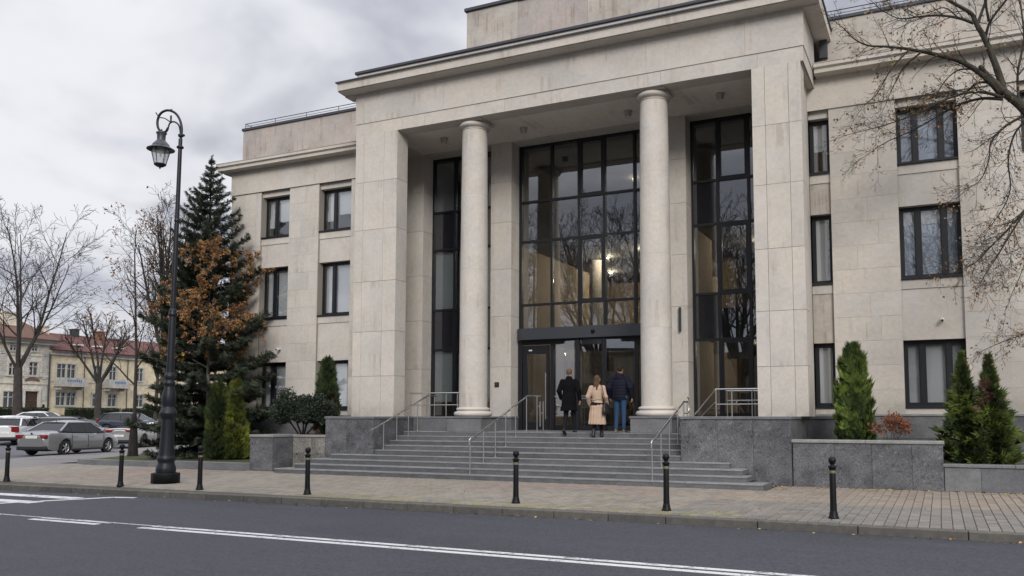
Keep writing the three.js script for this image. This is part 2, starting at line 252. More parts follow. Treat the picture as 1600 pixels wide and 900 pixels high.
  const pgs = [0, 1, 2].map((k) => cb(-W / 2 + 0.0045, W / 2 - 0.0045, -0.06, 0, -L / 2 + 0.0045, L / 2 - 0.0045, 0.007, k * 0.37, k * 0.61));
  const base = mat('paver_concrete', [1, 1, 1], 0.9, { map: sized(T.rough, 0.6) });
  const tones = []; for (const [a, b, c] of [[0.285, 0.242, 0.20], [0.262, 0.225, 0.185], [0.245, 0.213, 0.180], [0.222, 0.205, 0.182], [0.198, 0.185, 0.166], [0.238, 0.220, 0.196], [0.180, 0.170, 0.157], [0.27, 0.248, 0.206]]) tones.push(mat('paver_tone', [a, b, c], 0.9, { map: sized(T.rough, 0.6) }));
  near.forEach((s, i) => { let best = 0, e = 9; tones.forEach((m, k) => { const d = Math.abs(m.color.r - s.c.r) + Math.abs(m.color.g - s.c.g) + Math.abs(m.color.b - s.c.b); if (d < e) { e = d; best = k; } }); const o = mesh('paver', pgs[i % 3], tones[best], pave); o.position.set(s.x, s.y, s.z); o.rotation.set(s.rx, s.ry, 0); });
  const q = new THREE.Quaternion(), one = V(1, 1, 1);
  tag(instanced('paver', pgs[0], base, rest.map((s) => ({ m: new THREE.Matrix4().compose(V(s.x, s.y, s.z), q.setFromEuler(new THREE.Euler(s.rx, s.ry, 0)), one), c: s.c })), pave), null, null, null, 'stuff');
  // kerb stones
  const kerb = tag(new THREE.Group(), null, null, null, 'structure'); kerb.name = 'kerb'; scene.add(kerb);
  for (let x = -31.5; x < 12;) { const len = x > -5 ? 1.45 : 0.98, x1 = x + len, z0 = kerbZ(x), z1 = kerbZ(x1), o = mesh('kerbstone', cb(-len / 2 + 0.005, len / 2 - 0.005, -0.3, 0.002 + r() * 0.006, -0.15, 0, 0.014, r() * 3, r()), M.kerb[Math.floor(r() * 3)], kerb); o.position.set((x + x1) / 2, 0, (z0 + z1) / 2); o.rotation.y = -Math.atan2(z1 - z0, len); x = x1; }
  // fallen leaves along the kerb and the wall
  const lg = new THREE.BufferGeometry(); lg.setAttribute('position', new THREE.Float32BufferAttribute([0, 0, -0.03, 0.018, 0.006, 0, 0, 0.002, 0.035, -0.018, 0.007, 0], 3)); lg.setIndex([0, 2, 1, 0, 3, 2]); lg.computeVertexNormals();
  const ll = []; for (let i = 0; i < 300; i++) { let x, z, y = 0.006; const t = r(); if (t < 0.3) { x = lerp(-18, 2.2, r()); z = kerbZ(x) + 0.03 + r() * r() * 0.35; y = -0.115; } else if (t < 0.7) { x = lerp(-3, 2.4, r()); z = -20.16 + r() * r() * 0.5; } else if (t < 0.85) { x = lerp(-26, 2, r()); z = lerp(-13.6, -18.6, r()); } else { x = -3.1 - r() * 0.5; z = -20 + r() * 0.9; } const s = 0.65 + r() * 0.6; ll.push({ m: new THREE.Matrix4().compose(V(x, y + r() * 0.012, z), new THREE.Quaternion().setFromEuler(new THREE.Euler((r() - 0.5) * 0.8, r() * 6.3, (r() - 0.5) * 0.8)), V(s, s, s)), c: new THREE.Color().setRGB(...[[0.38, 0.22, 0.08], [0.30, 0.16, 0.06], [0.42, 0.32, 0.12], [0.22, 0.13, 0.06]][Math.floor(r() * 4)]) }); }
  tag(instanced('fallen_leaves', lg, M.leaf, ll), 'dry brown leaves scattered along the kerb and the foot of the granite wall', 'fallen leaves', null, 'stuff');
}

// ---------------------------------------------------------------- the public building
const ZW = -23.7, ZP = -21.6, ZG = -24.8, LAND = 1.157, PLAT = 1.6;
const bld = thing('public_building', 'pale limestone public building with a tall columned portico and glass entrance hall', 'building');
{
  const r = rng(8), pick = (a) => a[Math.floor(r() * a.length)];
  // cladding panels on a face: 'z' faces the street at depth d, 'x+' faces right at x = d
  function clad(parent, dir, u0, u1, v0, v1, d, cols, rows, o = {}) {
    const t = 0.035, g = (o.gap ?? 0.007) / 2, list = o.mats || STONE;
    for (let j = 0; j < rows.length - 1; j++) {
      const cs = typeof cols === 'function' ? cols(j) : cols;
      for (let i = 0; i < cs.length - 1; i++) {
        const a = cs[i] + (i ? g : 0), b = cs[i + 1] - (i < cs.length - 2 ? g : 0), c = rows[j] + (j ? g : 0), e = rows[j + 1] - (j < rows.length - 2 ? g : 0), out = d + (r() - 0.5) * 0.004, du = r() * 5, dv = r() * 5;
        const base = o.stain && j === 0, v0 = base ? -c : dv; mesh('stone_panel', dir === 'z' ? bx(a, b, c, e, out - t, out, du, v0) : bx(out - t, out, c, e, a, b, du, v0), base ? M.stained : o.mat || pick(list), parent);
      }
    }
  }
  const ladder = (a, b, step) => { const n = Math.max(1, Math.round((b - a) / step)); return Array.from({ length: n + 1 }, (_, i) => lerp(a, b, i / n)); };

  // --- wings: piers of coursed limestone between recessed window strips
  const FLOORS = [[1.86, 3.57], [5.20, 7.10], [8.25, 9.78]], TOPF = 10.0;
  function wing(piers, strips, xa, xb) {
    const back = []; for (const [a, b] of piers) back.push(bx(a, b, 1.62, TOPF, ZW - 0.62, ZW - 0.034));
    back.push(bx(xa, xb, TOPF, 10.85, ZW - 0.62, ZW - 0.0));
    const wall = mesh('wall', back, M.mortar, bld);
    for (const [a, b, fine] of piers) {
      const rows = ladder(1.66, TOPF, fine ? 0.645 : 2.1), w = b - a;
      clad(wall, 'z', a, b, 1.66, TOPF, ZW, (j) => (w < 1 ? [a, b] : fine ? [[a, lerp(a, b, 0.55), b], [a, b], [a, lerp(a, b, 0.38), b], [a, lerp(a, b, 0.7), b]][j % 4] : [a, b]), rows, { gap: 0.004, stain: true });
    }
    // frieze band, standing a little proud over the window zone
    clad(wall, 'z', xa, xb, TOPF, 10.85, ZW + 0.045, ladder(xa, xb, 2.6), [TOPF - 0.02, 10.85], { gap: 0.006 });
    for (const [a, b, kind] of strips) {
      const zs = ZW - 0.10, edges = [1.66, ...FLOORS.flat(), TOPF];
      for (let k = 0; k < 4; k++) {                                       // spandrels, with the thin ledge under each sill
        const lo = edges[k * 2], hi = edges[k * 2 + 1]; if (hi - lo < 0.12) { mesh('stone_panel', bx(a, b, lo, hi, ZW - 0.5, zs), STONE[k % 3], wall); continue; }
        if (k && k < 3) { mesh('stone_panel', bx(a, b, lo, hi - 0.30, ZW - 0.5, zs, r() * 5, r() * 5), kind === 'n' ? M.weathered2 : STONE[(k + 1) % 5], wall); mesh('stone_panel', bx(a, b, hi - 0.294, hi, ZW - 0.5, zs + 0.025, r() * 5, r() * 5), STONE[k], wall); }
        else mesh('stone_panel', bx(a, b, lo, hi, ZW - 0.5, zs + (k ? 0.0 : 0.03), r() * 5, r() * 5), STONE[k], wall);
      }
      FLOORS.forEach(([y0, y1], f) => win(a, b, y0, y1, kind, f));
    }
  }
  let winSeed = 0;
  function win(a, b, y0, y1, kind, floor) {
    const z = ZW - 0.30, F = 0.065, w = b - a, bars = [bx(a, a + F, y0, y1, z - 0.07, z), bx(b - F, b, y0, y1, z - 0.07, z), bx(a + F, b - F, y1 - F * 1.2, y1, z - 0.07, z), bx(a + F, b - F, y0, y0 + F, z - 0.07, z)];
    const cut = kind === 'w' ? [0.30, 0.725] : kind === 'd' ? [0.36] : [], xs = [a + F, ...cut.map((c) => a + w * c), b - F];
    for (const c of xs.slice(1, -1)) bars.push(bx(c - 0.055, c + 0.055, y0 + F, y1 - F * 1.2, z - 0.07, z + 0.012));
    const fr = mesh('window', bars, M.frame, bld);
    for (let i = 0; i < xs.length - 1; i++) {
      const p0 = xs[i] + (i ? 0.055 : 0), p1 = xs[i + 1] - (i < xs.length - 2 ? 0.055 : 0), S = 0.035, sz = z - 0.012;
      mesh('sash', [bx(p0, p0 + S, y0 + F, y1 - F * 1.2, sz - 0.05, sz), bx(p1 - S, p1, y0 + F, y1 - F * 1.2, sz - 0.05, sz), bx(p0 + S, p1 - S, y1 - F * 1.2 - S, y1 - F * 1.2, sz - 0.05, sz), bx(p0 + S, p1 - S, y0 + F, y0 + F + S, sz - 0.05, sz)], M.frame, fr);
      mesh('pane', bx(p0 + S - 0.004, p1 - S + 0.004, y0 + F + S - 0.004, y1 - F * 1.2 - S + 0.004, sz - 0.030, sz - 0.024), M.glass, fr);
      const s = rng(++winSeed * 3 + floor)(), drop = floor === 2 ? (kind === 'n' ? 0.55 : kind === 'w' ? 0.97 : 0.6) : 0.97, bm = floor === 0 ? M.blindWhite : kind === 'd' && floor === 1 ? M.blindWhite : M.blind;
      const wb = kind === 'w' && floor; mesh('blind', bx(p0 + S, p1 - S, y1 - (y1 - y0) * drop, y1 - F - S, sz - 0.12, sz - 0.11), wb ? M.paintedSky : bm, fr); if (wb && floor === 1) mesh('blind', bx(p0 + S, p1 - S, y1 - (y1 - y0) * 0.24, y1 - F - S, sz - 0.10, sz - 0.09), M.blindWhite, fr);  // wide upper windows: blue-grey sheet painted as the sky reflected in the panes
      if (kind === 'd' && floor === 2 && i === 0) mesh('roller_box', bx(p0 + S, p1 - S, y0 + 0.4, y0 + 0.75, sz - 0.12, sz - 0.08), M.blind, fr);
    }
    mesh('sill', cb(a - 0.02, b + 0.02, y0 - 0.05, y0, z - 0.02, ZW - 0.02, 0.006), M.frame, fr);
  }
  wing([[-24.25, -23.02, 1], [-23.014, -22.78], [-21.4, -20.05, 1], [-18.6, -16.72]], [[-22.78, -21.4, 'd'], [-20.05, -18.6, 'd']], -24.25, -16.8);
  wing([[-3.6, -3.05], [-2.5, -0.82, 1], [0.64, 2.06, 1], [3.5, 4.95], [6.4, 9]], [[-3.05, -2.5, 'n'], [-0.82, 0.64, 'w'], [2.06, 3.5, 'w'], [4.95, 6.4, 'w']], -3.6, 9);
  // rooms behind the wing windows, outer walls and roofs
  for (const [xa, xb] of [[-23.95, -17.1], [-3.0, 8.7]]) mesh('interior', [bx(xa, xb, 1.2, 10.7, -28.3, -28.0), ...[1.2, 4.4, 7.6, 10.3].map((y) => bx(xa, xb, y, y + 0.3, -28, ZW - 0.64))], M.room, bld);
  mesh('side_wall', [bx(-24.25, -23.95, 0, 10.85, -40, ZW - 0.63), bx(8.7, 9, 0, 10.85, -40, ZW - 0.63), bx(-24.25, 9, 0, 10.85, -40.3, -40.001), bx(-17.1, -16.9, 0, 10.85, -40, ZW - 0.65), bx(-3.0, -2.9, 0, 10.85, -40, ZW - 1.3)], M.weathered2, bld);
  mesh('roof', bx(-24.2, 8.95, 10.86, 11.1, -40, ZW - 0.3), M.zinc, bld);
  // wing plinths of granite slabs
  for (const [xa, xb] of [[-24.25, -16.72], [-3.6, 9]]) {
    const pl = mesh('plinth', bx(xa, xb, -0.1, 1.60, ZW - 0.62, ZW + 0.02), M.granite[1], bld);
    const xs = ladder(xa, xb, 1.25); for (let i = 0; i < xs.length - 1; i++) for (const [y0, y1] of [[0, 1.04], [1.046, 1.60]]) mesh('granite_panel', bx(xs[i] + 0.003, xs[i + 1] - 0.003, y0, y1, ZW + 0.021, ZW + 0.06, r() * 3, r() * 3), pick(M.granite), pl);
    mesh('plinth_cap', cb(xa, xb, 1.60, 1.655, ZW - 0.3, ZW + 0.09, 0.012), M.cap, pl);
  }
  // cornices: a profile drawn along the wing
  function cornice(xa, xb, z, ends, prof, m, name = 'cornice') {
    const s = new THREE.Shape(prof.map(([p, y]) => new THREE.Vector2(p, y))), g = new THREE.ExtrudeGeometry(s, { depth: xb - xa, bevelEnabled: false }); g.rotateY(-Math.PI / 2); g.translate(xb, 0, 0);
    // rotateY(-90): shape x -> +z, depth -> -x
    g.translate(0, 0, z); const c = mesh(name, boxUV(g), m, bld); return c;
  }
  const wingProf = [[-0.3, 10.851], [0.07, 10.851], [0.07, 10.875], [0.40, 10.885], [0.40, 10.985], [0.47, 11.03], [0.47, 11.13], [-0.3, 11.17]];
  cornice(-24.62, -16.86, ZW, 0, wingProf, M.stone); cornice(-2.80, 9.3, ZW, 0, wingProf, M.stone);
  mesh('cornice', bx(-24.62, -24.251, 10.88, 11.13, -40, ZW - 0.31), M.stone, bld);
  for (const g of [bx(-24.64, -16.86, 11.131, 11.15, ZW + 0.2, ZW + 0.485), bx(-2.8, 9.3, 11.131, 11.15, ZW + 0.2, ZW + 0.485)]) mesh('cornice_flashing', g, M.weathered2, bld);
  // set-back parapets with dark capping and a pipe rail
  for (const [xa, xb, m] of [[-24.05, -16.8, M.weathered], [-2.7, 9, M.weathered2]]) {
    const z = ZW - 0.28, p = mesh('parapet', bx(xa + 0.01, xb, 11.10, 12.58, z - 0.3, z - 0.036), M.mortar, bld);
    clad(p, 'z', xa, xb, 11.12, 12.58, z, ladder(xa, xb, xa < -20 ? 3.6 : 2.3), xa < -20 ? [11.12, 12.58] : [11.12, 12.58], { mat: m, gap: 0.005 });
    if (xa < -20) mesh('stone_panel', bx(xa, xa + 0.03, 11.12, 12.58, z - 6, z - 0.036), m, p);
    mesh('parapet_base_flashing', bx(xa - 0.03, xb, 11.17, 11.21, z, z + 0.07), M.zinc, p);
    mesh('capping', cb(xa - 0.05, xb, 12.581, 12.68, z - 0.34, z + 0.05, 0.01), M.zinc, p);
    const rails = [bar([xa, 12.90, z - 0.1], [xb, 12.90, z - 0.1], 0.014, 6), bar([xa, 12.80, z - 0.1], [xb, 12.80, z - 0.1], 0.009, 6), bar([xa, 12.90, z - 0.1], [xa, 12.90, z - 5], 0.014, 6)]; for (let x = xa; x <= xb; x += 1.5) rails.push(bar([x, 12.67, z - 0.1], [x, 12.90, z - 0.1], 0.012, 6));
    mesh('roof_rail', rails, M.fascia, bld);
  }
  // --- portico
  const COURSES = [PLAT, 2.85, 4.25, 5.84, 7.5, 9.05, 10.6];
  function pier(xa, xb, cuts, right) {
    const p = mesh('pier', bx(xa + 0.02, xb - 0.036, PLAT, 10.6, ZP - 0.58, ZP - 0.036), M.mortar, bld);
    clad(p, 'z', xa, xb, PLAT, 10.6, ZP, (j) => [xa, xa + cuts[0], xb - cuts[1], xb], COURSES, { gap: 0.009, stain: true });
    clad(p, 'x', 0, 0, 0, 0, xb, [ZP - 0.58, ZP - 0.036], COURSES, { gap: 0.009, stain: true });
  }
  pier(-16.8, -15.2, [0.32, 0.5]); pier(-4.157, -2.925, [0.33, 0.31]);
  // pilasters on the back wall of the porch
  for (const [xa, xb, y0] of [[-16.62, -15.9, PLAT], [-13.26, -12.5, PLAT], [-7.4, -6.65, PLAT], [-4.05, -3.3, PLAT]]) {
    const p = mesh('pilaster', bx(xa, xb - 0.036, y0, 10.6, -24.95, -24.236), M.mortar, bld);
    clad(p, 'z', xa, xb, y0, 10.6, -24.2, [xa, xb], [y0, 3.2, 4.85, 6.4, 7.95, 9.3, 10.6], { gap: 0.008 });
    clad(p, 'x', 0, 0, 0, 0, xb, [-24.84, -24.236], [y0, 3.2, 4.85, 6.4, 7.95, 9.3, 10.6], { gap: 0.008 });
  }
  for (const g of [bx(-17.0, -16.63, PLAT, 10.6, -24.95, ZP - 0.6), bx(-3.29, -3.05, PLAT, 10.6, -24.95, ZP - 0.6)]) mesh('porch_side_wall', g, M.stone, bld);
  // entablature: plain architrave and taller frieze
  {
    const e = mesh('entablature', [bx(-16.77, -2.89, 10.615, 11.95, ZP - 0.55, ZP - 0.04), bx(-3.4, -2.89, 10.615, 11.95, ZW - 0.5, ZP - 0.56), bx(-16.77, -16.3, 10.615, 11.95, ZW - 0.5, ZP - 0.56)], M.mortar, bld);
    mesh('soffit', [bx(-16.79, -2.87, 10.6, 10.614, ZP - 0.55, ZP - 0.037), bx(-3.4, -2.87, 10.6, 10.614, ZW - 0.02, ZP - 0.551)], M.stone, e);
    clad(e, 'z', 0, 0, 0, 0, ZP, [-16.8, -14.2, -11.4, -9.0, -6.6, -4.0, -2.85], [10.6, 10.985], { gap: 0.005 });
    clad(e, 'z', 0, 0, 0, 0, ZP + 0.022, [-16.82, -13.5, -10.2, -7.0, -4.3, -2.83], [10.99, 11.96], { gap: 0.005 });
    clad(e, 'x', 0, 0, 0, 0, -2.85, [ZW + 0.05, ZP - 0.036], [10.6, 10.985]); clad(e, 'x', 0, 0, 0, 0, -2.83, [ZW + 0.05, ZP - 0.015], [10.99, 11.96]);
  }
  // porch ceiling with a slightly lower border beam
  const ceil = mesh('porch_ceiling', bx(-16.75, -2.95, 10.63, 10.9, -25.2, ZP - 0.552), mat('ceiling_plaster', [0.80, 0.74, 0.67], 0.9, stoneOpt), bld);
  mesh('border_beam', [bx(-16.62, -15.92, 10.585, 10.629, -24.2, ZP - 0.6), bx(-15.92, -3.3, 10.60, 10.629, -24.9, -24.205)], M.stone, ceil);
  // main cornice, blocking course and attic
  {
    const prof = [[-0.4, 11.962], [0.05, 11.962], [0.05, 11.99], [0.40, 12.01], [0.40, 12.035], [0.45, 12.035], [0.45, 12.235], [0.48, 12.275], [-0.4, 12.30]];
    cornice(-17.24, -2.41, ZP, 0, prof, M.stone, 'main_cornice');
    for (const g of [bx(-2.829, -2.41, 12.0, 12.27, -26, ZP - 0.41), bx(-17.24, -16.82, 12.0, 12.27, -26, ZP - 0.41)]) mesh('main_cornice', g, M.stone, bld);
    mesh('cornice_capping', [bx(-17.28, -2.37, 12.276, 12.315, ZP - 0.02, ZP + 0.52), bx(-2.6, -2.37, 12.276, 12.315, -26, ZP - 0.021), bx(-17.28, -17.05, 12.276, 12.315, -26, ZP - 0.021)], M.zinc, bld);
    const b = mesh('blocking_course', bx(-16.8, -2.85, 12.31, 12.66, -26, ZP - 0.03), M.mortar, bld);
    clad(b, 'z', 0, 0, 0, 0, ZP, [-16.8, -13.2, -9.8, -6.4, -2.85], [12.31, 12.66]);
    mesh('capping', cb(-16.87, -2.78, 12.661, 12.75, -26, ZP + 0.06, 0.01), M.zinc, b);
    mesh('roof', bx(-16.5, -3.1, 12.70, 12.76, -40, -25.9), M.zinc, bld);
    const a = mesh('attic', bx(-13.5, -3.6, 12.7, 14.72, -40, -23.04), M.mortar, bld);
    clad(a, 'z', 0, 0, 0, 0, -23.0, [-13.53, -11.67, -9.3, -7.06], [12.7, 14.72], { mats: [M.weathered, M.weathered2] }); clad(a, 'z', 0, 0, 0, 0, -23.02, [-7.05, -5.2, -3.57], [12.7, 14.72], { mats: [M.weathered2] });
    mesh('stone_panel', bx(-13.53, -13.5, 12.7, 14.72, -30, -23.036), M.weathered, a);
    mesh('capping', [cb(-13.6, -11.68, 14.721, 14.83, -40, -22.93, 0.01), cb(-11.66, -3.5, 14.70, 14.80, -40, -22.93, 0.01)], M.zinc, a);
  }
  mesh('gutter_box', bx(-2.70, -2.5, 11.5, 12.0, -23.97, -23.8), M.zinc, bld);
  // --- columns
  for (const cx of [-12.71, -6.975]) {
    const cz = -22.15, col = mesh('column', at(cyl(0.418, 0.378, 8.52, 40), cx, PLAT + 0.2, cz), M.mortar, bld);
    const ys = [1.875, 4.0, 6.02, 8.3, 10.33], rad = (y) => { const t = (y - 1.87) / 8.46; return lerp(0.425, 0.385, t) + 0.012 * Math.sin(t * Math.PI); };
    for (let k = 0; k < 4; k++) { const pts = []; for (let i = 0; i <= 8; i++) { const y = lerp(ys[k] + 0.0015, ys[k + 1] - 0.0015, i / 8); pts.push([rad(y), y]); } const g = lathe(pts, 56), uv = g.attributes.uv, off = r() * 4; for (let i = 0; i < uv.count; i++) uv.setXY(i, uv.getX(i) * 2.6 + off, g.attributes.position.getY(i)); at(g, cx, 0, cz, r() * 6); mesh('drum', g, STONE[[2, 1, 2, 0][k]], col); }
    const tor = (y, R, t, n = 10) => Array.from({ length: n + 1 }, (_, i) => { const w = -Math.PI / 2 + Math.PI * i / n; return [R - t + Math.cos(w) * t, y + t + Math.sin(w) * t]; });
    mesh('base', at(lathe([[0.1, PLAT], [0.50, PLAT], ...tor(PLAT, 0.575, 0.075), [0.49, 1.752], [0.465, 1.775], ...tor(1.775, 0.505, 0.04, 8), [0.44, 1.865], [0.425, 1.876], [0.1, 1.876]], 56), cx, 0, cz), STONE[2], col);
    mesh('capital', [at(lathe([[0.1, 10.33], [0.387, 10.33], [0.40, 10.35], [0.387, 10.365], [0.392, 10.385], [0.43, 10.40], [0.465, 10.425], [0.485, 10.46], [0.487, 10.49], [0.47, 10.53], [0.44, 10.555], [0.1, 10.556]], 56), cx, 0, cz), cb(cx - 0.44, cx + 0.44, 10.557, 10.612, cz - 0.44, cz + 0.44, 0.012)], STONE[1], col);
    const pd = mesh('pedestal', cb(cx - 0.575, cx + 0.575, LAND, PLAT - 0.062, cz - 0.575, cz + 0.555, 0.01, cx), M.granite[2], col); mesh('pedestal_cap', cb(cx - 0.61, cx + 0.61, PLAT - 0.06, PLAT, cz - 0.6, cz + 0.58, 0.012), M.granite[0], pd);
  }
  // --- glazed fronts between the pilasters
  const ROWS = [LAND, 3.88, 5.25, 7.36, 8.69, 10.58];
  function glazing(xs, y0, kinds, rowsFrom = 0) {   // kinds[row][col]: g glass, s dark panel, o opening sash
    const bars = [], z = ZG, rows = [y0, ...ROWS.filter((y) => y > y0 + 0.3)]; const X0 = xs[0], X1 = xs[xs.length - 1];
    xs.forEach((x, i) => bars.push(bx(x - (i && i < xs.length - 1 ? 0.04 : 0.07), x + (i && i < xs.length - 1 ? 0.04 : 0.07), y0, 10.62, z - 0.12, z + 0.03)));
    rows.forEach((y, j) => { for (let i = 0; i < xs.length - 1; i++) bars.push(bx(xs[i] + (i ? 0.04 : 0.07), xs[i + 1] - (i < xs.length - 2 ? 0.04 : 0.07), y - (j === rows.length - 1 ? 0.05 : 0.035), y + (j === rows.length - 1 ? 0.05 : 0.035), z - 0.11, z + 0.018)); });
    const cw = mesh('glazed_front', bars, M.frame, bld);
    for (let j = 0; j < rows.length - 1; j++) for (let i = 0; i < xs.length - 1; i++) {
      const a = xs[i] + 0.04, b = xs[i + 1] - 0.04, c = rows[j] + 0.035, d = rows[j + 1] - 0.035, k = kinds[j][i];
      if (k === 's') mesh('dark_panel', bx(a, b, c, d, z - 0.06, z - 0.03), M.spandrel, cw);
      else { const pn = mesh('pane', bx((a - b) / 2, (b - a) / 2, (c - d) / 2, (d - c) / 2, -0.006, 0.006), M.glassDark, cw); pn.position.set((a + b) / 2, (c + d) / 2, z - 0.046); pn.rotation.set((r() - 0.5) * 0.008, (r() - 0.5) * 0.008, 0); if (k === 'o') { const S = 0.065; mesh('sash', [bx(a, a + S, c, d, z - 0.035, z + 0.01), bx(b - S, b, c, d, z - 0.035, z + 0.01), bx(a + S, b - S, d - S, d, z - 0.035, z + 0.01), bx(a + S, b - S, c, c + S, z - 0.035, z + 0.01)], M.frame, cw); } }
    }
    return cw;
  }
  glazing([-15.9, -15.0, -14.1, -13.26], PLAT, ['ggg', 'sss', 'ggg', 'sss', 'ggg']);
  glazing([-6.65, -5.84, -4.92, -4.05], PLAT, ['gog', 'sgg', 'gog', 'sgg', 'gog']);
  glazing([-12.47, -11.32, -10.35, -9.48, -8.46, -7.42], 4.44, ['ggggg', 'ggogg', 'ggggg', 'ggogg']);
  // entrance: fascia, frame, side leaf and a glazed revolving door
  {
    const ent = mesh('entrance_front', [bx(-12.47, -12.33, LAND, 4.10, -24.82, -24.66), bx(-7.56, -7.42, LAND, 4.10, -24.82, -24.66), bx(-12.33, -7.56, 3.92, 4.10, -24.82, -24.70)], M.frame, bld);
    const fs = new THREE.Shape(); fs.moveTo(-12.49, 24.9); fs.lineTo(-7.41, 24.9); fs.lineTo(-7.41, 24.62); fs.quadraticCurveTo(-7.5, 24.50, -7.7, 24.48); fs.lineTo(-12.2, 24.44); fs.quadraticCurveTo(-12.46, 24.48, -12.49, 24.66); fs.lineTo(-12.49, 24.9);
    const fg = new THREE.ExtrudeGeometry(fs, { depth: 0.37, bevelEnabled: false, curveSegments: 8 }); fg.rotateX(-Math.PI / 2); fg.translate(0, 4.07, 0); mesh('fascia', fg, M.fascia, ent);
    mesh('sensor', at(new THREE.SphereGeometry(0.06, 12, 8), -9.75, 4.26, -24.43), M.iron, ent);
    // hinged leaf on the left
    const lf = mesh('door', [bx(-12.32, -12.16, LAND + 0.02, 3.9, -24.78, -24.70), bx(-11.48, -11.38, LAND + 0.02, 3.9, -24.78, -24.70), bx(-12.16, -11.48, 3.62, 3.9, -24.78, -24.70), bx(-12.16, -11.48, LAND + 0.02, LAND + 0.26, -24.78, -24.70)], M.frame, ent);
    mesh('pane', bx(-12.17, -11.47, LAND + 0.25, 3.63, -24.746, -24.736), M.glassDark, lf);
    mesh('handle', [bar([-11.46, LAND + 0.35, -24.62], [-11.46, 3.0, -24.62], 0.018), bar([-11.46, 1.6, -24.70], [-11.46, 1.6, -24.62], 0.012), bar([-11.46, 2.9, -24.70], [-11.46, 2.9, -24.62], 0.012)], M.steel, lf);
    mesh('door_sign', bx(-12.1, -11.98, 3.72, 3.76, -24.699, -24.692), M.blindWhite, lf);
    const rev = mesh('revolving_door', [...[[-11.29, -24.74], [-10.33, -24.54], [-9.42, -24.54], [-8.44, -24.74]].map(([x, z]) => bx(x - 0.06, x + 0.06, LAND, 4.06, z - 0.12, z)), at(cyl(1.45, 1.45, 0.2, 40), -9.86, 3.86, -26.0), at(cyl(0.05, 0.05, 2.75, 12), -9.86, LAND, -26.0)], M.frame, ent);
    const paneBetween = (p, q, y0, y1, m, name, par, t = 0.012) => { const L = Math.hypot(q[0] - p[0], q[1] - p[1]), g = bx(0, L, y0, y1, -t / 2, t / 2); g.rotateY(-Math.atan2(q[1] - p[1], q[0] - p[0])); g.translate(p[0], 0, p[1]); return mesh(name, g, m, par); };
    for (const [p, q] of [[[-11.23, -24.80], [-10.39, -24.60]], [[-10.27, -24.60], [-9.48, -24.60]], [[-9.36, -24.60], [-8.50, -24.80]]]) { paneBetween(p, q, LAND + 0.16, 4.0, M.glassDark, 'pane', rev); paneBetween(p, q, LAND + 0.001, LAND + 0.16, M.frame, 'kick_plate', rev, 0.05); }
    for (const [p, q] of [[[-11.23, -24.79], [-10.39, -24.59]], [[-10.27, -24.59], [-9.48, -24.59]]]) paneBetween(p, q, 2.22, 2.26, M.steel, 'push_rail', rev, 0.03);
    for (let k = 0; k < 4; k++) { const w = 0.5 + k * Math.PI / 2, e = [-9.86 + Math.cos(w) * 1.3, -26 + Math.sin(w) * 1.3], s = [-9.86 + Math.cos(w) * 0.06, -26 + Math.sin(w) * 0.06]; const wg = paneBetween(s, e, LAND + 0.12, 3.84, M.glass, 'wing', rev); paneBetween([lerp(s[0], e[0], 0.95), lerp(s[1], e[1], 0.95)], e, LAND + 0.03, 3.84, M.steel, 'wing_stile', rev, 0.05); }
    for (const s of [0, 1]) { const n = 10, pts = []; for (let i = 0; i < n; i++) { const w = (s ? -0.45 : Math.PI - 0.75) + i / (n - 1) * 1.2; pts.push([-9.86 + Math.cos(w) * 1.42, -26 - Math.sin(w) * 1.42]); } for (let i = 0; i < n - 1; i++) paneBetween(pts[i], pts[i + 1], LAND, 3.85, M.glass, 'drum_glass', rev); }
    mesh('side_leaf', [bx(-8.32, -8.24, LAND, 3.9, -24.78, -24.70), bx(-7.66, -7.57, LAND, 3.9, -24.78, -24.70), bx(-8.24, -7.66, 3.72, 3.9, -24.78, -24.70), bx(-8.24, -7.66, LAND, LAND + 0.2, -24.78, -24.70)], M.frame, ent);
    mesh('pane', bx(-8.25, -7.65, LAND + 0.19, 3.73, -24.746, -24.736), M.glassDark, ent);
    mesh('handle', bar([-8.2, 1.9, -24.62], [-8.2, 2.6, -24.62], 0.02), M.steel, ent);
  }
  // --- entrance hall behind the glass
  {
    const z0 = -24.96, zb = -34, hall = mesh('entrance_hall', [bx(-17, -2.9, 0.9, LAND - 0.006, zb, -24.70), bx(-17, -2.9, PLAT - 0.4, PLAT - 0.4 + 0.001, -25, -24.99)], M.lobbyFloor, bld);
    mesh('back_wall', bx(-17, -2.9, LAND, 10.6, zb - 0.3, zb), M.roomWarm, hall);
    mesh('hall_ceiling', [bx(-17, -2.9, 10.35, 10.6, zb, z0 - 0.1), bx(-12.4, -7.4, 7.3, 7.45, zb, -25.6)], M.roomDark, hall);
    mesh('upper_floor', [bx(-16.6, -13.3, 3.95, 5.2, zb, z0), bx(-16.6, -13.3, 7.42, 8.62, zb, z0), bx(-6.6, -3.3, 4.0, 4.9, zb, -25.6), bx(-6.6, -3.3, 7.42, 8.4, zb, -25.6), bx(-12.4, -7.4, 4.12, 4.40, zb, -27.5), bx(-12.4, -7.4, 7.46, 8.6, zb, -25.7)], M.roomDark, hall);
    mesh('partition', [bx(-13.2, -12.6, LAND, 10.35, zb, z0), bx(-7.3, -6.7, LAND, 10.35, -27.5, z0), bx(-7.3, -6.7, LAND, 10.35, zb, -31)], M.roomWarm, hall);
    mesh('hall_column', [at(cyl(0.28, 0.28, 6.1, 20), -11.2, LAND, -28.5), at(cyl(0.28, 0.28, 6.1, 20), -8.4, LAND, -28.5)], mat('pale_hall_column', [0.52, 0.47, 0.40], 0.8), hall);
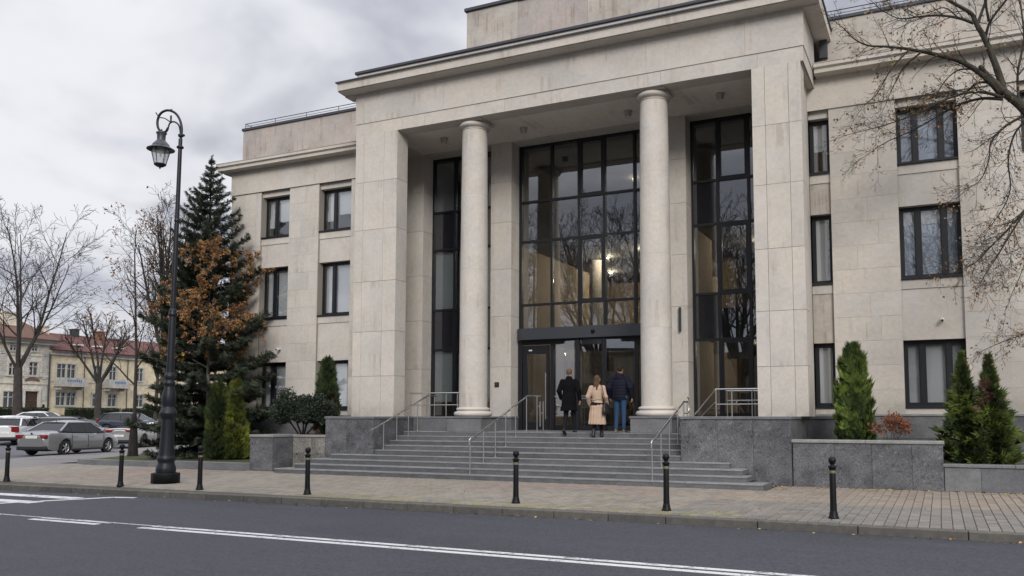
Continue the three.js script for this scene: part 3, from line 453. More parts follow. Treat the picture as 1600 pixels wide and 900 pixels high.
    mesh('reception_counter', [cb(-11.5, -8.2, LAND, 2.2, -32.2, -31.6, 0.02)], mat('dark_wood', [0.10, 0.06, 0.03], 0.5), hall);
    for (const [x, y] of [[-15.45, 3.84], [-14.5, 3.84], [-13.7, 3.84], [-15.45, 7.32], [-14.5, 7.32], [-13.7, 7.32], [-15.45, 10.5], [-14.5, 10.5], [-13.7, 10.5]]) { const b = mesh('blind', bx(x - 0.40, x + 0.40, y === 3.84 ? PLAT + 0.5 : y - 2.0, y - 0.02, ZG - 0.15, ZG - 0.14), M.blindGreen, hall); }
    mesh('blind', [bx(-5.7, -5.0, 3.3, 3.8, ZG - 0.3, ZG - 0.29)], M.roomWarm, hall);
    // lit ceiling fittings: round downlights and two hanging clusters
    for (const [x, y, z, e] of [[-10.6, 7.28, -28.0, 4], [-9.0, 7.28, -27.2, 4], [-9.3, 7.28, -30.5, 4], [-11.6, 7.28, -31, 4], [-8.2, 7.28, -31.5, 3], [-10, 4.10, -29.5, 2.5], [-8.4, 4.1, -30.5, 2.5], [-11.6, 4.1, -30.5, 2], [-5.2, 7.40, -28, 4], [-5.2, 3.98, -28, 3], [-9.9, 10.33, -29, 1]]) {
      mesh('downlight', at(cyl(0.075, 0.075, 0.03, 16), x, y - 0.032, z), M.glow, hall);
      const l = new THREE.PointLight(new THREE.Color(1, 0.82, 0.58), e, 16, 2); l.position.set(x, y - 0.09, z); l.castShadow = true; l.shadow.radius = 4; scene.add(l);
    }
  }
  rebase(bld, -9.84, 0, -23.7);
}
// lamps under the porch ceiling, cameras, fixtures on the walls
for (const [x, z, which] of [[-14.35, -23.0, 'in the left bay beside the left column'], [-11.56, -23.2, 'just right of the left column'], [-8.1, -23.2, 'left of the right column'], [-5.3, -23.0, 'beside the right pier']]) {
  const t = thing('ceiling_lamp', 'small round metal lamp under the porch ceiling ' + which, 'lamp', [x, 10.63, z], 0, 'lamps under the porch ceiling');
  mesh('housing', at(lathe([[0.001, 0], [0.145, 0], [0.15, -0.03], [0.12, -0.06], [0.125, -0.13], [0.10, -0.20], [0.085, -0.205], [0.08, -0.16], [0.001, -0.16]], 24), 0, 0, 0), mat('aluminium_lamp', [0.42, 0.41, 0.39], 0.4, { metalness: 0.5 }), t); t.scale.setScalar(0.84);
  mesh('lens', at(cyl(0.078, 0.078, 0.01, 20), 0, -0.195, 0), M.blindWhite, t);
}
for (const [x, y, z, l] of [[0.12, 4.06, ZW - 0.07, 'small white security camera above the wide window of the right wing'], [-21.75, 4.05, ZW - 0.07, 'small white security camera above the ground floor window of the left wing']]) {
  const t = thing('security_camera', l, 'camera', [x, y, z]); mesh('mount', cb(-0.04, 0.04, -0.04, 0.04, 0, 0.05, 0.01), M.blindWhite, t); mesh('body', at(new RoundedBoxGeometry(0.09, 0.08, 0.14, 3, 0.02), 0, -0.01, 0.12, 0, 0.2), M.blindWhite, t); mesh('lens', at(cyl(0.028, 0.028, 0.01, 14), 0, -0.03, 0.195, 0, 1.77), M.iron, t);
}
{
  const t = thing('entry_keypad', 'small dark keypad box on the pilaster left of the doors', 'keypad', [-13.0, 2.63, -24.2]); mesh('case', cb(-0.075, 0.075, -0.075, 0.075, 0, 0.05, 0.012), M.iron, t); mesh('plate', bx(-0.05, 0.05, -0.045, 0.05, 0.0505, 0.054), M.fascia, t);
  const w = thing('wall_handle', 'long dark vertical bar bracket on the pilaster right of the right column', 'bracket', [-6.98 + 0.12, 4.45, -24.2]); mesh('bar', cb(-0.035, 0.035, -0.36, 0.36, 0.05, 0.11, 0.01), M.fascia, w); mesh('bracket', [bx(-0.02, 0.02, 0.27, 0.31, 0, 0.05), bx(-0.02, 0.02, -0.31, -0.27, 0, 0.05)], M.fascia, w);
}

// ---------------------------------------------------------------- steps, flank walls, planters
{
  const r = rng(12), steps = thing('entrance_steps', 'broad flight of grey granite steps up to the glass entrance', 'steps'), K = 0.1285;
  const ends = [[-17.25, -3.53], [-16.83, -3.95], [-16.58, -4.12], [-16.11, -4.5]];
  for (let k = 1; k <= 9; k++) {
    const z = -18.72 - 0.36 * (k - 1), [xa, xb] = ends[k - 1] || [-14.83, -5.735], zb = k <= 4 ? -20.1 : k < 9 ? -22.0 : -24.69, y = K * k;
    const st = mesh('step', bx(xa + 0.012, xb - 0.012, k === 1 ? -0.05 : y - K + 0.001, y - 0.036, zb, z - 0.014), M.granite[1], steps);
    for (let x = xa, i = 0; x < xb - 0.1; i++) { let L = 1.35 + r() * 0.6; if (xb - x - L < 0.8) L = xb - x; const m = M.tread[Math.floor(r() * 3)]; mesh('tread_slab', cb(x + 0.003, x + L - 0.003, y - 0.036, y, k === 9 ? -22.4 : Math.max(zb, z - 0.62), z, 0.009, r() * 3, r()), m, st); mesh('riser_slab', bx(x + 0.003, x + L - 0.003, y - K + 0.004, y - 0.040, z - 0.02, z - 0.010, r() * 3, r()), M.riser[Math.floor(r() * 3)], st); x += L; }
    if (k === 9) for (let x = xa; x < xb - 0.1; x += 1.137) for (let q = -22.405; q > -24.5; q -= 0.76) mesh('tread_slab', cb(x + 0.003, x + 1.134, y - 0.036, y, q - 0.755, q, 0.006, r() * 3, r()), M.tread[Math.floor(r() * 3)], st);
  }
  // platforms under the side bays, and the little flight on the right
  const pl = mesh('side_platform', [bx(-16.55, -12.95, 0.8, PLAT - 0.07, -24.95, -22.13), bx(-6.45, -3.2, 0.8, PLAT - 0.07, -24.95, -22.5), bx(-13.3, -12.46, LAND, PLAT - 0.07, -24.8, -24.16), bx(-7.42, -6.6, LAND, PLAT - 0.07, -24.8, -24.16)], M.granite[1], steps);
  mesh('platform_cap', [cb(-16.55, -12.93, PLAT - 0.07, PLAT - 0.001, -24.86, -22.10, 0.01), cb(-6.47, -3.2, PLAT - 0.07, PLAT - 0.001, -24.86, -22.47, 0.01), cb(-13.3, -12.44, PLAT - 0.068, PLAT + 0.001, -24.78, -24.13, 0.01), cb(-7.44, -6.58, PLAT - 0.068, PLAT + 0.001, -24.78, -24.13, 0.01)], M.granite[0], pl);
  for (let x = -14.80; x < -13.4; x += 0.74) mesh('granite_panel', bx(x, x + 0.735, LAND, PLAT - 0.075, -22.129, -22.10, r() * 3, r()), M.granite[1], pl);
  for (let k = 1; k <= 2; k++) mesh('step', cb(-6.38, -5.74, LAND, LAND + 0.148 * k, -22.5, -21.75 - k * 0.24, 0.008), M.granite[k], steps);
  rebase(steps, -10.3, 0, -18.72);

  // walls faced with worked granite slabs
  function flank(name, label, group, x0, x1, z0, z1, y1, xs, o = {}) {
    const t = thing(name, label, 'wall', [0, 0, 0], 0, group), T2 = 0.04, list = o.mats || M.squiggle;
    mesh('core', bx(x0 + T2, x1 - T2, -0.1, y1 - 0.075, z1, z0 - T2), M.granite[1], t);
    const rows = o.rows || [0, y1 - 0.08];
    for (let i = 0; i < xs.length - 1; i++) for (let j = 0; j < rows.length - 1; j++) mesh('granite_slab', cb(xs[i] + 0.002, xs[i + 1] - 0.002, rows[j] + 0.001, rows[j + 1] - 0.002, z0 - T2 + 0.001, z0 + (r() - 0.5) * 0.003, 0.004, r() * 3, r() * 3), list[Math.floor(r() * list.length)], t);
    for (const [s, x] of [[-1, x0], [1, x1]]) if ((o.sides ?? 3) & (s < 0 ? 1 : 2)) { const n = Math.max(1, Math.round((z0 - z1) / 1.1)); for (let i = 0; i < n; i++) { const a = lerp(z0 - T2, z1, i / n), b = lerp(z0 - T2, z1, (i + 1) / n); mesh('granite_slab', cb(s < 0 ? x : x - T2 + 0.001, s < 0 ? x + T2 - 0.001 : x, 0.001, y1 - 0.082, b + 0.002, a - 0.002, 0.004, r() * 3, r() * 3), (o.sideMats || list)[i % (o.sideMats || list).length], t); } }
    const n = Math.max(1, Math.round((x1 - x0) / 1.3)), ov = o.over ?? 0.03; for (let i = 0; i < n; i++) mesh('capstone', cb(lerp(x0 - ov, x1 + ov, i / n) + 0.002, lerp(x0 - ov, x1 + ov, (i + 1) / n) - 0.002, y1 - 0.075, y1, o.capBack ?? z1, z0 + ov, 0.012, r() * 3, r() * 3), o.cap || M.granite[i % 3], t);
    return rebase(t, (x0 + x1) / 2, 0, z0);
  }
  flank('flank_wall', 'granite flank wall right of the entrance steps, under the right pier', 'granite walls flanking the steps', -5.735, -3.14, -20.1, -23.3, PLAT, [-5.735, -4.83, -4.0, -3.14], { mats: M.squiggle });
  flank('flank_wall', 'granite flank wall left of the entrance steps, under the left pier', 'granite walls flanking the steps', -16.57, -14.83, -20.1, -23.3, PLAT, [-16.57, -15.8, -14.83]);
  flank('corner_block', 'low stone block standing behind the right flank wall, against the wing', null, -3.2, -2.45, -22.9, -23.6, PLAT - 0.0, [-3.2, -2.45], { mats: M.granite, sides: 2 });
  flank('planter_wall', 'granite planter wall holding the tall thuja and orange bush', 'granite planter walls', -3.12, 0.02, -20.2, -20.55, 1.07, [-3.12, -2.2, -1.42, -0.6, 0.02], { cap: M.cap, sides: 2 });
  flank('planter_wall', 'low granite edging wall in front of the two conifers', 'granite planter walls', 0.03, 8.2, -20.22, -20.5, 0.585, [0.03, 0.73, 1.6, 2.5, 3.5, 4.6, 5.8, 7, 8.2], { cap: M.granite[2], mats: M.granite, sides: 0 });
  flank('planter_block', 'granite block at the front corner of the left planter', 'granite planter walls', -18.68, -17.8, -19.25, -20.4, 1.06, [-18.68, -17.8], { cap: M.cap, rows: [0, 0.55, 0.98] });
  flank('planter_wall', 'stained granite planter wall beside the left end of the steps', 'granite planter walls', -17.79, -16.58, -20.1, -20.4, 1.05, [-17.79, -17.1, -16.58], { cap: M.cap, mats: [mat('stained_granite', [0.36, 0.345, 0.31], 0.8, { map: sized(T.squiggle, 2.1) })], sides: 0, rows: [0, 0.5, 0.97] });
  flank('planter_wall', 'granite return wall closing the outer side of the left planter', 'granite planter walls', -18.66, -18.36, -20.41, -23.6, 1.05, [-18.66, -18.36], { cap: M.cap, sides: 1 });
  // planted beds behind the walls
  structure('planting_bed', [bx(-18.36, -16.58, 0.2, 0.99, -23.63, -20.41), bx(-3.12, 0.0, 0.2, 0.98, -23.63, -20.56)], M.soil);
  structure('lawn', bx(0.02, 9, 0.1, 0.53, -22.7, -20.51), M.grass);
  mesh('planter_wall', [bx(-0.0, 9, 0.2, 0.66, -23.63, -22.75)], M.granite[1]).userData = { label: 'plain granite step edging the lawn at the foot of the right wing', category: 'wall', group: 'granite planter walls' };
  // raised bed with a low edging on the left
  const bed = tag(mesh('bed_edging', [cb(-26.75, -22.9, -0.05, 0.155, -19.75, -19.58, 0.012), cb(-22.88, -18.7, -0.05, 0.20, -19.62, -19.44, 0.012)], M.granite[2]), 'low grey stone edging round the raised bed under the spruce', 'edging');
  const sh = new THREE.Shape([[-26.6, 19.7], [-18.7, 19.55], [-18.7, 23.6], [-24.3, 23.7], [-24.3, 40], [-36, 40]].map((q) => new THREE.Vector2(...q))), g = new THREE.ShapeGeometry(sh, 1); g.rotateX(-Math.PI / 2); g.translate(0, 0.13, 0); structure('grass_bed', boxUV(g), M.grass);
  structure('bare_soil', boxUV(at(new THREE.CircleGeometry(1.9, 24).rotateX(-Math.PI / 2).scale(1.5, 1, 0.75), -24.2, 0.136, -22.2)), M.soil);
}

// ---------------------------------------------------------------- rails of brushed steel
{
  const K = 0.1285, stepY = (z) => z > -18.72 ? 0 : Math.min(9, Math.floor((-18.72 - z) / 0.36) + 1) * K;
  const stair = (label, X, z0, z1, zEnd, posts, h = 0.93, curl = true) => {
    const t = thing('handrail', label, 'handrail', [X, 0, z0], 0, 'stair handrails'), slope = (z) => stepY(z0) + h - 0.02 + (z0 - z) * (K / 0.36), yEnd = slope(z1);
    const pts = [...(curl ? [[0, slope(z0) - 0.16, 0.10], [0, slope(z0) - 0.05, 0.10], [0, slope(z0), 0.04]] : []), [0, slope(z0), 0], [0, slope(z0) + 0.02, -0.12], [0, yEnd - 0.05, z1 - z0 + 0.12], [0, yEnd, z1 - z0], [0, yEnd, zEnd - z0]];
    const g = []; for (let i = 0; i < pts.length - 1; i++) { g.push(bar(pts[i], pts[i + 1], 0.024, 14)); g.push(at(new THREE.SphereGeometry(0.024, 12, 8), ...pts[i + 1])); }
    mesh('rail', g, M.steel, t);
    for (const z of posts) { const y = stepY(z); mesh('post', [bar([0, y, z - z0], [0, Math.min(slope(z), yEnd) - 0.01, z - z0], 0.017, 10), at(cyl(0.04, 0.04, 0.012, 14), 0, y, z - z0)], M.steel, t); }
    return t;
  };
  stair('steel handrail along the left flank wall of the steps', -14.62, -19.72, -22.6, -23.1, [-20.3, -20.95, -21.55, -22.05, -22.55, -23.0], 0.86, false);
  const mid = stair('steel handrail in the middle of the steps left of the people', -10.87, -18.86, -22.1, -23.0, [-18.80, -19.5, -20.15, -20.75, -21.35, -22.05, -22.75]);
  mesh('end_loop', [bar([0.0, 1.3, -4.1], [0, 2.05, -4.1], 0.022), bar([0, 1.9, -4.1], [0, 1.9, -3.95], 0.012), bar([0, LAND, -4.32], [0, 2.05, -4.32], 0.02), bar([0, 1.7, -4.32], [0, 1.7, -4.1], 0.012)], M.steel, mid);
  const rt = stair('steel handrail beside the right flank wall of the steps', -6.05, -18.86, -21.5, -21.9, [-18.80, -19.5, -20.2, -20.95, -21.5, -21.85], 0.93);
  mesh('end_loop', tubeAlong([[0, 2.10, -3.05], [0, 2.05, -3.13], [0, 1.75, -3.13], [0, 1.69, -3.05], [0, 1.69, -2.66]], 0.016, 24, 8), M.steel, rt);
  const guard = (label, x0, x1, z, bars, posts) => {
    const t = thing('guard_rail', label, 'railing', [x0, PLAT, z], 0, 'railings on the side platforms'); mesh('rail', bar([0, 0.72, 0], [x1 - x0, 0.72, 0], 0.022), M.steel, t);
    for (const y of bars) mesh('crossbar', bar([0, y, 0], [x1 - x0, y, 0], 0.014), M.steel, t); for (const x of posts) mesh('post', bar([x - x0, 0, 0], [x - x0, 0.72, 0], 0.017), M.steel, t); return t;
  };
  guard('steel guard rail on the left platform between pier and left column', -15.1, -13.3, -22.3, [0.35], [-15.05, -14.35, -13.75, -13.35]);
  const g2 = guard('steel guard rail on the right platform beside the right pier', -5.42, -4.16, -22.35, [0.32], [-5.40, -4.98, -4.45]);
  mesh('sloping_rail', [bar([0, 0.70, 0], [-0.32, 0.05, 0.9], 0.02), bar([0, 0.38, 0], [-0.28, -0.1, 0.8], 0.013)], M.steel, g2);
  guard('low steel barrier standing in front of the right bay windows', -5.5, -3.4, -24.0, [0.45], [-5.48, -4.7, -3.9]);
}

// ---------------------------------------------------------------- bollards and the street lamp
{
  const proto = thing('bollard', 'x', 'bollard', [0, 0, 0], 0, 'black bollards along the kerb');
  mesh('foot', at(lathe([[0.001, 0], [0.082, 0], [0.082, 0.018], [0.072, 0.03], [0.062, 0.085], [0.056, 0.11], [0.055, 0.12], [0.001, 0.12]], 24), 0, 0, 0), M.iron, proto);
  mesh('shaft', lathe([[0.054, 0.115], [0.05, 0.3], [0.048, 0.74], [0.001, 0.74]], 20), M.iron, proto);
  mesh('band', lathe([[0.049, 0.705], [0.0525, 0.71], [0.0525, 0.745], [0.049, 0.75]], 20), M.gold, proto);
  mesh('head', lathe([[0.049, 0.75], [0.052, 0.765], [0.063, 0.80], [0.066, 0.815], [0.05, 0.822], [0.034, 0.83], [0.03, 0.845], [0.036, 0.855], [0.053, 0.875], [0.060, 0.905], [0.055, 0.935], [0.035, 0.96], [0.001, 0.968]], 24), M.iron, proto);
  const L = ['black bollard farthest left, in front of the parked cars', 'black bollard left of the street lamp foot', 'black bollard just right of the street lamp foot', 'black bollard in front of the left end of the entrance steps', 'black bollard in front of the middle of the steps', 'black bollard in front of the right part of the steps', 'black bollard in front of the right granite planter wall'];
  [[-21.0, -13.5], [-17.1, -13.62], [-14.75, -13.74], [-11.85, -13.85], [-7.17, -14.1], [-4.29, -14.1], [-1.58, -14.13]].forEach(([x, z], i) => { let o = proto; if (i) { o = proto.clone(); o.name = numbered('bollard'); scene.add(o); } o.position.set(x, 0, z); o.rotation.y = i * 1.3; o.rotation.z = [0.0, -0.012, 0.008, -0.006, 0.004, 0, 0.006][i]; o.userData = { ...proto.userData, label: L[i] }; });

  const t = thing('street_lamp', 'tall black ornate lamp post with a curled arm and hanging glass lantern', 'street lamp', [-16.93, 0, -14.72]); t.rotation.z = -0.012;
  mesh('plinth', [cb(-0.36, 0.36, -0.02, 0.27, -0.36, 0.36, 0.02)].map((g) => { g.dispose(); return lathe([[0.001, -0.02], [0.325, -0.02], [0.325, 0.235], [0.31, 0.25], [0.001, 0.25]], 8); }), mat('lamp_foot_iron', [0.007, 0.007, 0.009], 0.55, { specularIntensity: 0.5 }), t);
  mesh('pedestal', lathe([[0.220, 0.245], [0.231, 0.32], [0.220, 0.39], [0.189, 0.47], [0.187, 0.52], [0.209, 0.54], [0.213, 0.60], [0.194, 0.63], [0.180, 0.68], [0.157, 1.05], [0.145, 1.52], [0.148, 1.55]], 16), M.lampIron, t);
  mesh('collar', lathe([[0.141, 1.52], [0.189, 1.60], [0.204, 1.66], [0.201, 1.70], [0.150, 1.80], [0.134, 1.84], [0.151, 1.88], [0.165, 2.0], [0.151, 2.14], [0.116, 2.30], [0.109, 2.34], [0.132, 2.37], [0.136, 2.42], [0.109, 2.45], [0.106, 2.5], [0.130, 2.53], [0.128, 2.6], [0.099, 2.63], [0.092, 2.66]], 24), M.lampIron, t);
  mesh('shaft', [lathe([[0.091, 2.64], [0.077, 4.05], [0.001, 4.05]], 16), lathe([[0.088, 4.03], [0.104, 4.06], [0.104, 4.10], [0.084, 4.13], [0.092, 4.17], [0.079, 4.2], [0.062, 4.22]], 20), lathe([[0.062, 4.2], [0.048, 7.9], [0.046, 8.45], [0.001, 8.45]], 14), lathe([[0.050, 6.35], [0.066, 6.38], [0.066, 6.42], [0.049, 6.45]], 14), lathe([[0.048, 8.2], [0.084, 8.22], [0.084, 8.26], [0.048, 8.28]], 14), lathe([[0.046, 8.5], [0.062, 8.52], [0.062, 8.56], [0.044, 8.58]], 14)], M.lampIron, t);
  // the arm swings to the left along the kerb, curls over and comes back under itself
  const ax = (x, y) => [x * 0.93, y, -x * 0.25];
  mesh('arm', [tubeAlong([ax(0, 8.4), ax(0.02, 8.70), ax(-0.05, 8.95), ax(-0.20, 9.13), ax(-0.42, 9.20), ax(-0.60, 9.13), ax(-0.68, 8.95), ax(-0.65, 8.76), ax(-0.55, 8.66), ax(-0.43, 8.66), ax(-0.37, 8.75)], 0.030, 80, 10), tubeAlong([ax(0.0, 8.58), ax(-0.08, 8.82), ax(-0.22, 8.90), ax(-0.32, 8.87), ax(-0.37, 8.75)], 0.02, 40, 8), tubeAlong([ax(-0.32, 8.90), ax(-0.48, 9.0), ax(-0.64, 9.04), ax(-0.74, 9.16)], 0.014, 24, 6), bar(ax(-0.30, 8.88), ax(-0.30, 9.06), 0.022, 8), at(new THREE.SphereGeometry(0.03, 10, 8), ...ax(-0.30, 9.20)), at(new THREE.SphereGeometry(0.035, 10, 8), ...ax(0.08, 8.54))], M.lampIron, t);
  const lx = ax(-0.55, 0)[0], lz = ax(-0.55, 0)[2], lan = mesh('lantern', [at(cyl(0.022, 0.022, 0.14, 10), lx, 8.62, lz), at(lathe([[0.001, 8.66], [0.15, 8.66], [0.155, 8.62], [0.125, 8.59], [0.12, 8.42], [0.15, 8.38], [0.24, 8.28], [0.255, 8.22], [0.40, 8.135], [0.40, 8.115], [0.26, 8.16], [0.24, 8.16]], 32), lx, 0, lz)], mat('lantern_hood', [0.06, 0.065, 0.075], 0.45, { metalness: 0.5 }), t);
  mesh('lantern_glass', at(lathe([[0.262, 8.15], [0.245, 8.0], [0.165, 7.68], [0.16, 7.67]], 6), lx, 0, lz, 0.3), mat('lantern_glazing', [0.82, 0.83, 0.84], 0.25, { transmission: 0.8, thickness: 0, side: THREE.DoubleSide }), lan);
  const ribs = []; for (let k = 0; k < 6; k++) { const w = 0.3 + k * Math.PI / 3, s = Math.sin(w), c = Math.cos(w); ribs.push(bar([lx + s * 0.262, 8.15, lz + c * 0.262], [lx + s * 0.245, 8.0, lz + c * 0.245], 0.009, 6), bar([lx + s * 0.245, 8.0, lz + c * 0.245], [lx + s * 0.165, 7.68, lz + c * 0.165], 0.009, 6)); }
  ribs.push(at(lathe([[0.165, 7.69], [0.18, 7.68], [0.175, 7.65], [0.10, 7.60], [0.03, 7.585], [0.025, 7.55], [0.001, 7.52]], 12), lx, 0, lz)); mesh('lantern_cage', ribs, M.lampIron, lan);
  mesh('bulb', at(lathe([[0.001, 8.15], [0.03, 8.15], [0.03, 8.02], [0.02, 7.9], [0.001, 7.88]], 12), lx, 0, lz), M.blindWhite, lan);
  lan.scale.setScalar(0.82); lan.position.set(lx * 0.18, 8.68 * 0.18 - 0.02, lz * 0.18);
}

// ---------------------------------------------------------------- people, seen from behind
// surface of a signed distance field, meshed on a grid (surface nets)
function sdfMesh(lo, hi, cell, f) {
  const n = [0, 1, 2].map((k) => Math.ceil((hi[k] - lo[k]) / cell) + 1), [nx, ny, nz] = n, val = new Float32Array(nx * ny * nz), id = (i, j, k) => (k * ny + j) * nx + i;
  for (let k = 0; k < nz; k++) for (let j = 0; j < ny; j++) for (let i = 0; i < nx; i++) val[id(i, j, k)] = f(lo[0] + i * cell, lo[1] + j * cell, lo[2] + k * cell);
  const vid = new Int32Array(nx * ny * nz).fill(-1), pos = [], idx = [], E = [[0, 1], [2, 3], [4, 5], [6, 7], [0, 2], [1, 3], [4, 6], [5, 7], [0, 4], [1, 5], [2, 6], [3, 7]], C = [0, 1, 2, 3, 4, 5, 6, 7].map((c) => [c & 1, (c >> 1) & 1, c >> 2]);
  for (let k = 0; k < nz - 1; k++) for (let j = 0; j < ny - 1; j++) for (let i = 0; i < nx - 1; i++) {
    const v = C.map(([a, b, c]) => val[id(i + a, j + b, k + c)]); let x = 0, y = 0, z = 0, m = 0;
    for (const [p, q] of E) if ((v[p] < 0) !== (v[q] < 0)) { const t = v[p] / (v[p] - v[q]); x += lerp(C[p][0], C[q][0], t); y += lerp(C[p][1], C[q][1], t); z += lerp(C[p][2], C[q][2], t); m++; }
    if (m) { vid[id(i, j, k)] = pos.length / 3; pos.push(lo[0] + (i + x / m) * cell, lo[1] + (j + y / m) * cell, lo[2] + (k + z / m) * cell); }
  }
  const quad = (a, b, c, d, flip) => { if (a < 0 || b < 0 || c < 0 || d < 0) return; if (flip) idx.push(a, c, b, a, d, c); else idx.push(a, b, c, a, c, d); };
  for (let k = 1; k < nz - 1; k++) for (let j = 1; j < ny - 1; j++) for (let i = 1; i < nx - 1; i++) {
    const s = val[id(i, j, k)] < 0;
    if (s !== (val[id(i + 1, j, k)] < 0)) quad(vid[id(i, j - 1, k - 1)], vid[id(i, j, k - 1)], vid[id(i, j, k)], vid[id(i, j - 1, k)], !s);
    if (s !== (val[id(i, j + 1, k)] < 0)) quad(vid[id(i - 1, j, k - 1)], vid[id(i - 1, j, k)], vid[id(i, j, k)], vid[id(i, j, k - 1)], !s);
    if (s !== (val[id(i, j, k + 1)] < 0)) quad(vid[id(i - 1, j - 1, k)], vid[id(i, j - 1, k)], vid[id(i, j, k)], vid[id(i - 1, j, k)], !s);
  }
  const g = new THREE.BufferGeometry(); g.setAttribute('position', new THREE.Float32BufferAttribute(pos, 3)); g.setIndex(idx); g.computeVertexNormals(); return boxUV(g);
}
const capsule = (a, b, ra, rb) => { const d = [b[0] - a[0], b[1] - a[1], b[2] - a[2]], L = d[0] ** 2 + d[1] ** 2 + d[2] ** 2 || 1e-9; return (x, y, z) => { const px = x - a[0], py = y - a[1], pz = z - a[2], t = clamp((px * d[0] + py * d[1] + pz * d[2]) / L); return Math.hypot(px - d[0] * t, py - d[1] * t, pz - d[2] * t) - lerp(ra, rb, t); }; };
const ellipsoid = (c, r) => (x, y, z) => { const a = (x - c[0]) / r[0], b = (y - c[1]) / r[1], d = (z - c[2]) / r[2], k = Math.hypot(a, b, d); return (k - 1) * Math.min(...r); };
const blend = (fs, k = 0.03) => (x, y, z) => { let d = 1e9; for (const f of fs) { const e = f(x, y, z), h = clamp(0.5 + 0.5 * (e - d) / k); d = lerp(e, d, h) - k * h * (1 - h); } return d; };
const section = (levels) => (x, y, z) => {                     // a stack of elliptic sections: [y, half width, half depth, centre z, centre x]
  const n = levels.length; let i = 0; while (i < n - 2 && y > levels[i + 1][0]) i++;
  const A = levels[i], B = levels[i + 1], t = clamp((y - A[0]) / (B[0] - A[0])), s = t * t * (3 - 2 * t), w = lerp(A[1], B[1], s), d = lerp(A[2], B[2], s), cz = lerp(A[3], B[3], s), cx = lerp(A[4] || 0, B[4] || 0, s);
  const k = Math.hypot((x - cx) / w, (z - cz) / d), r = (k - 1) * Math.min(w, d) * 0.85, v = Math.max(levels[0][0] - y, y - levels[n - 1][0]); return Math.max(r, v);
};
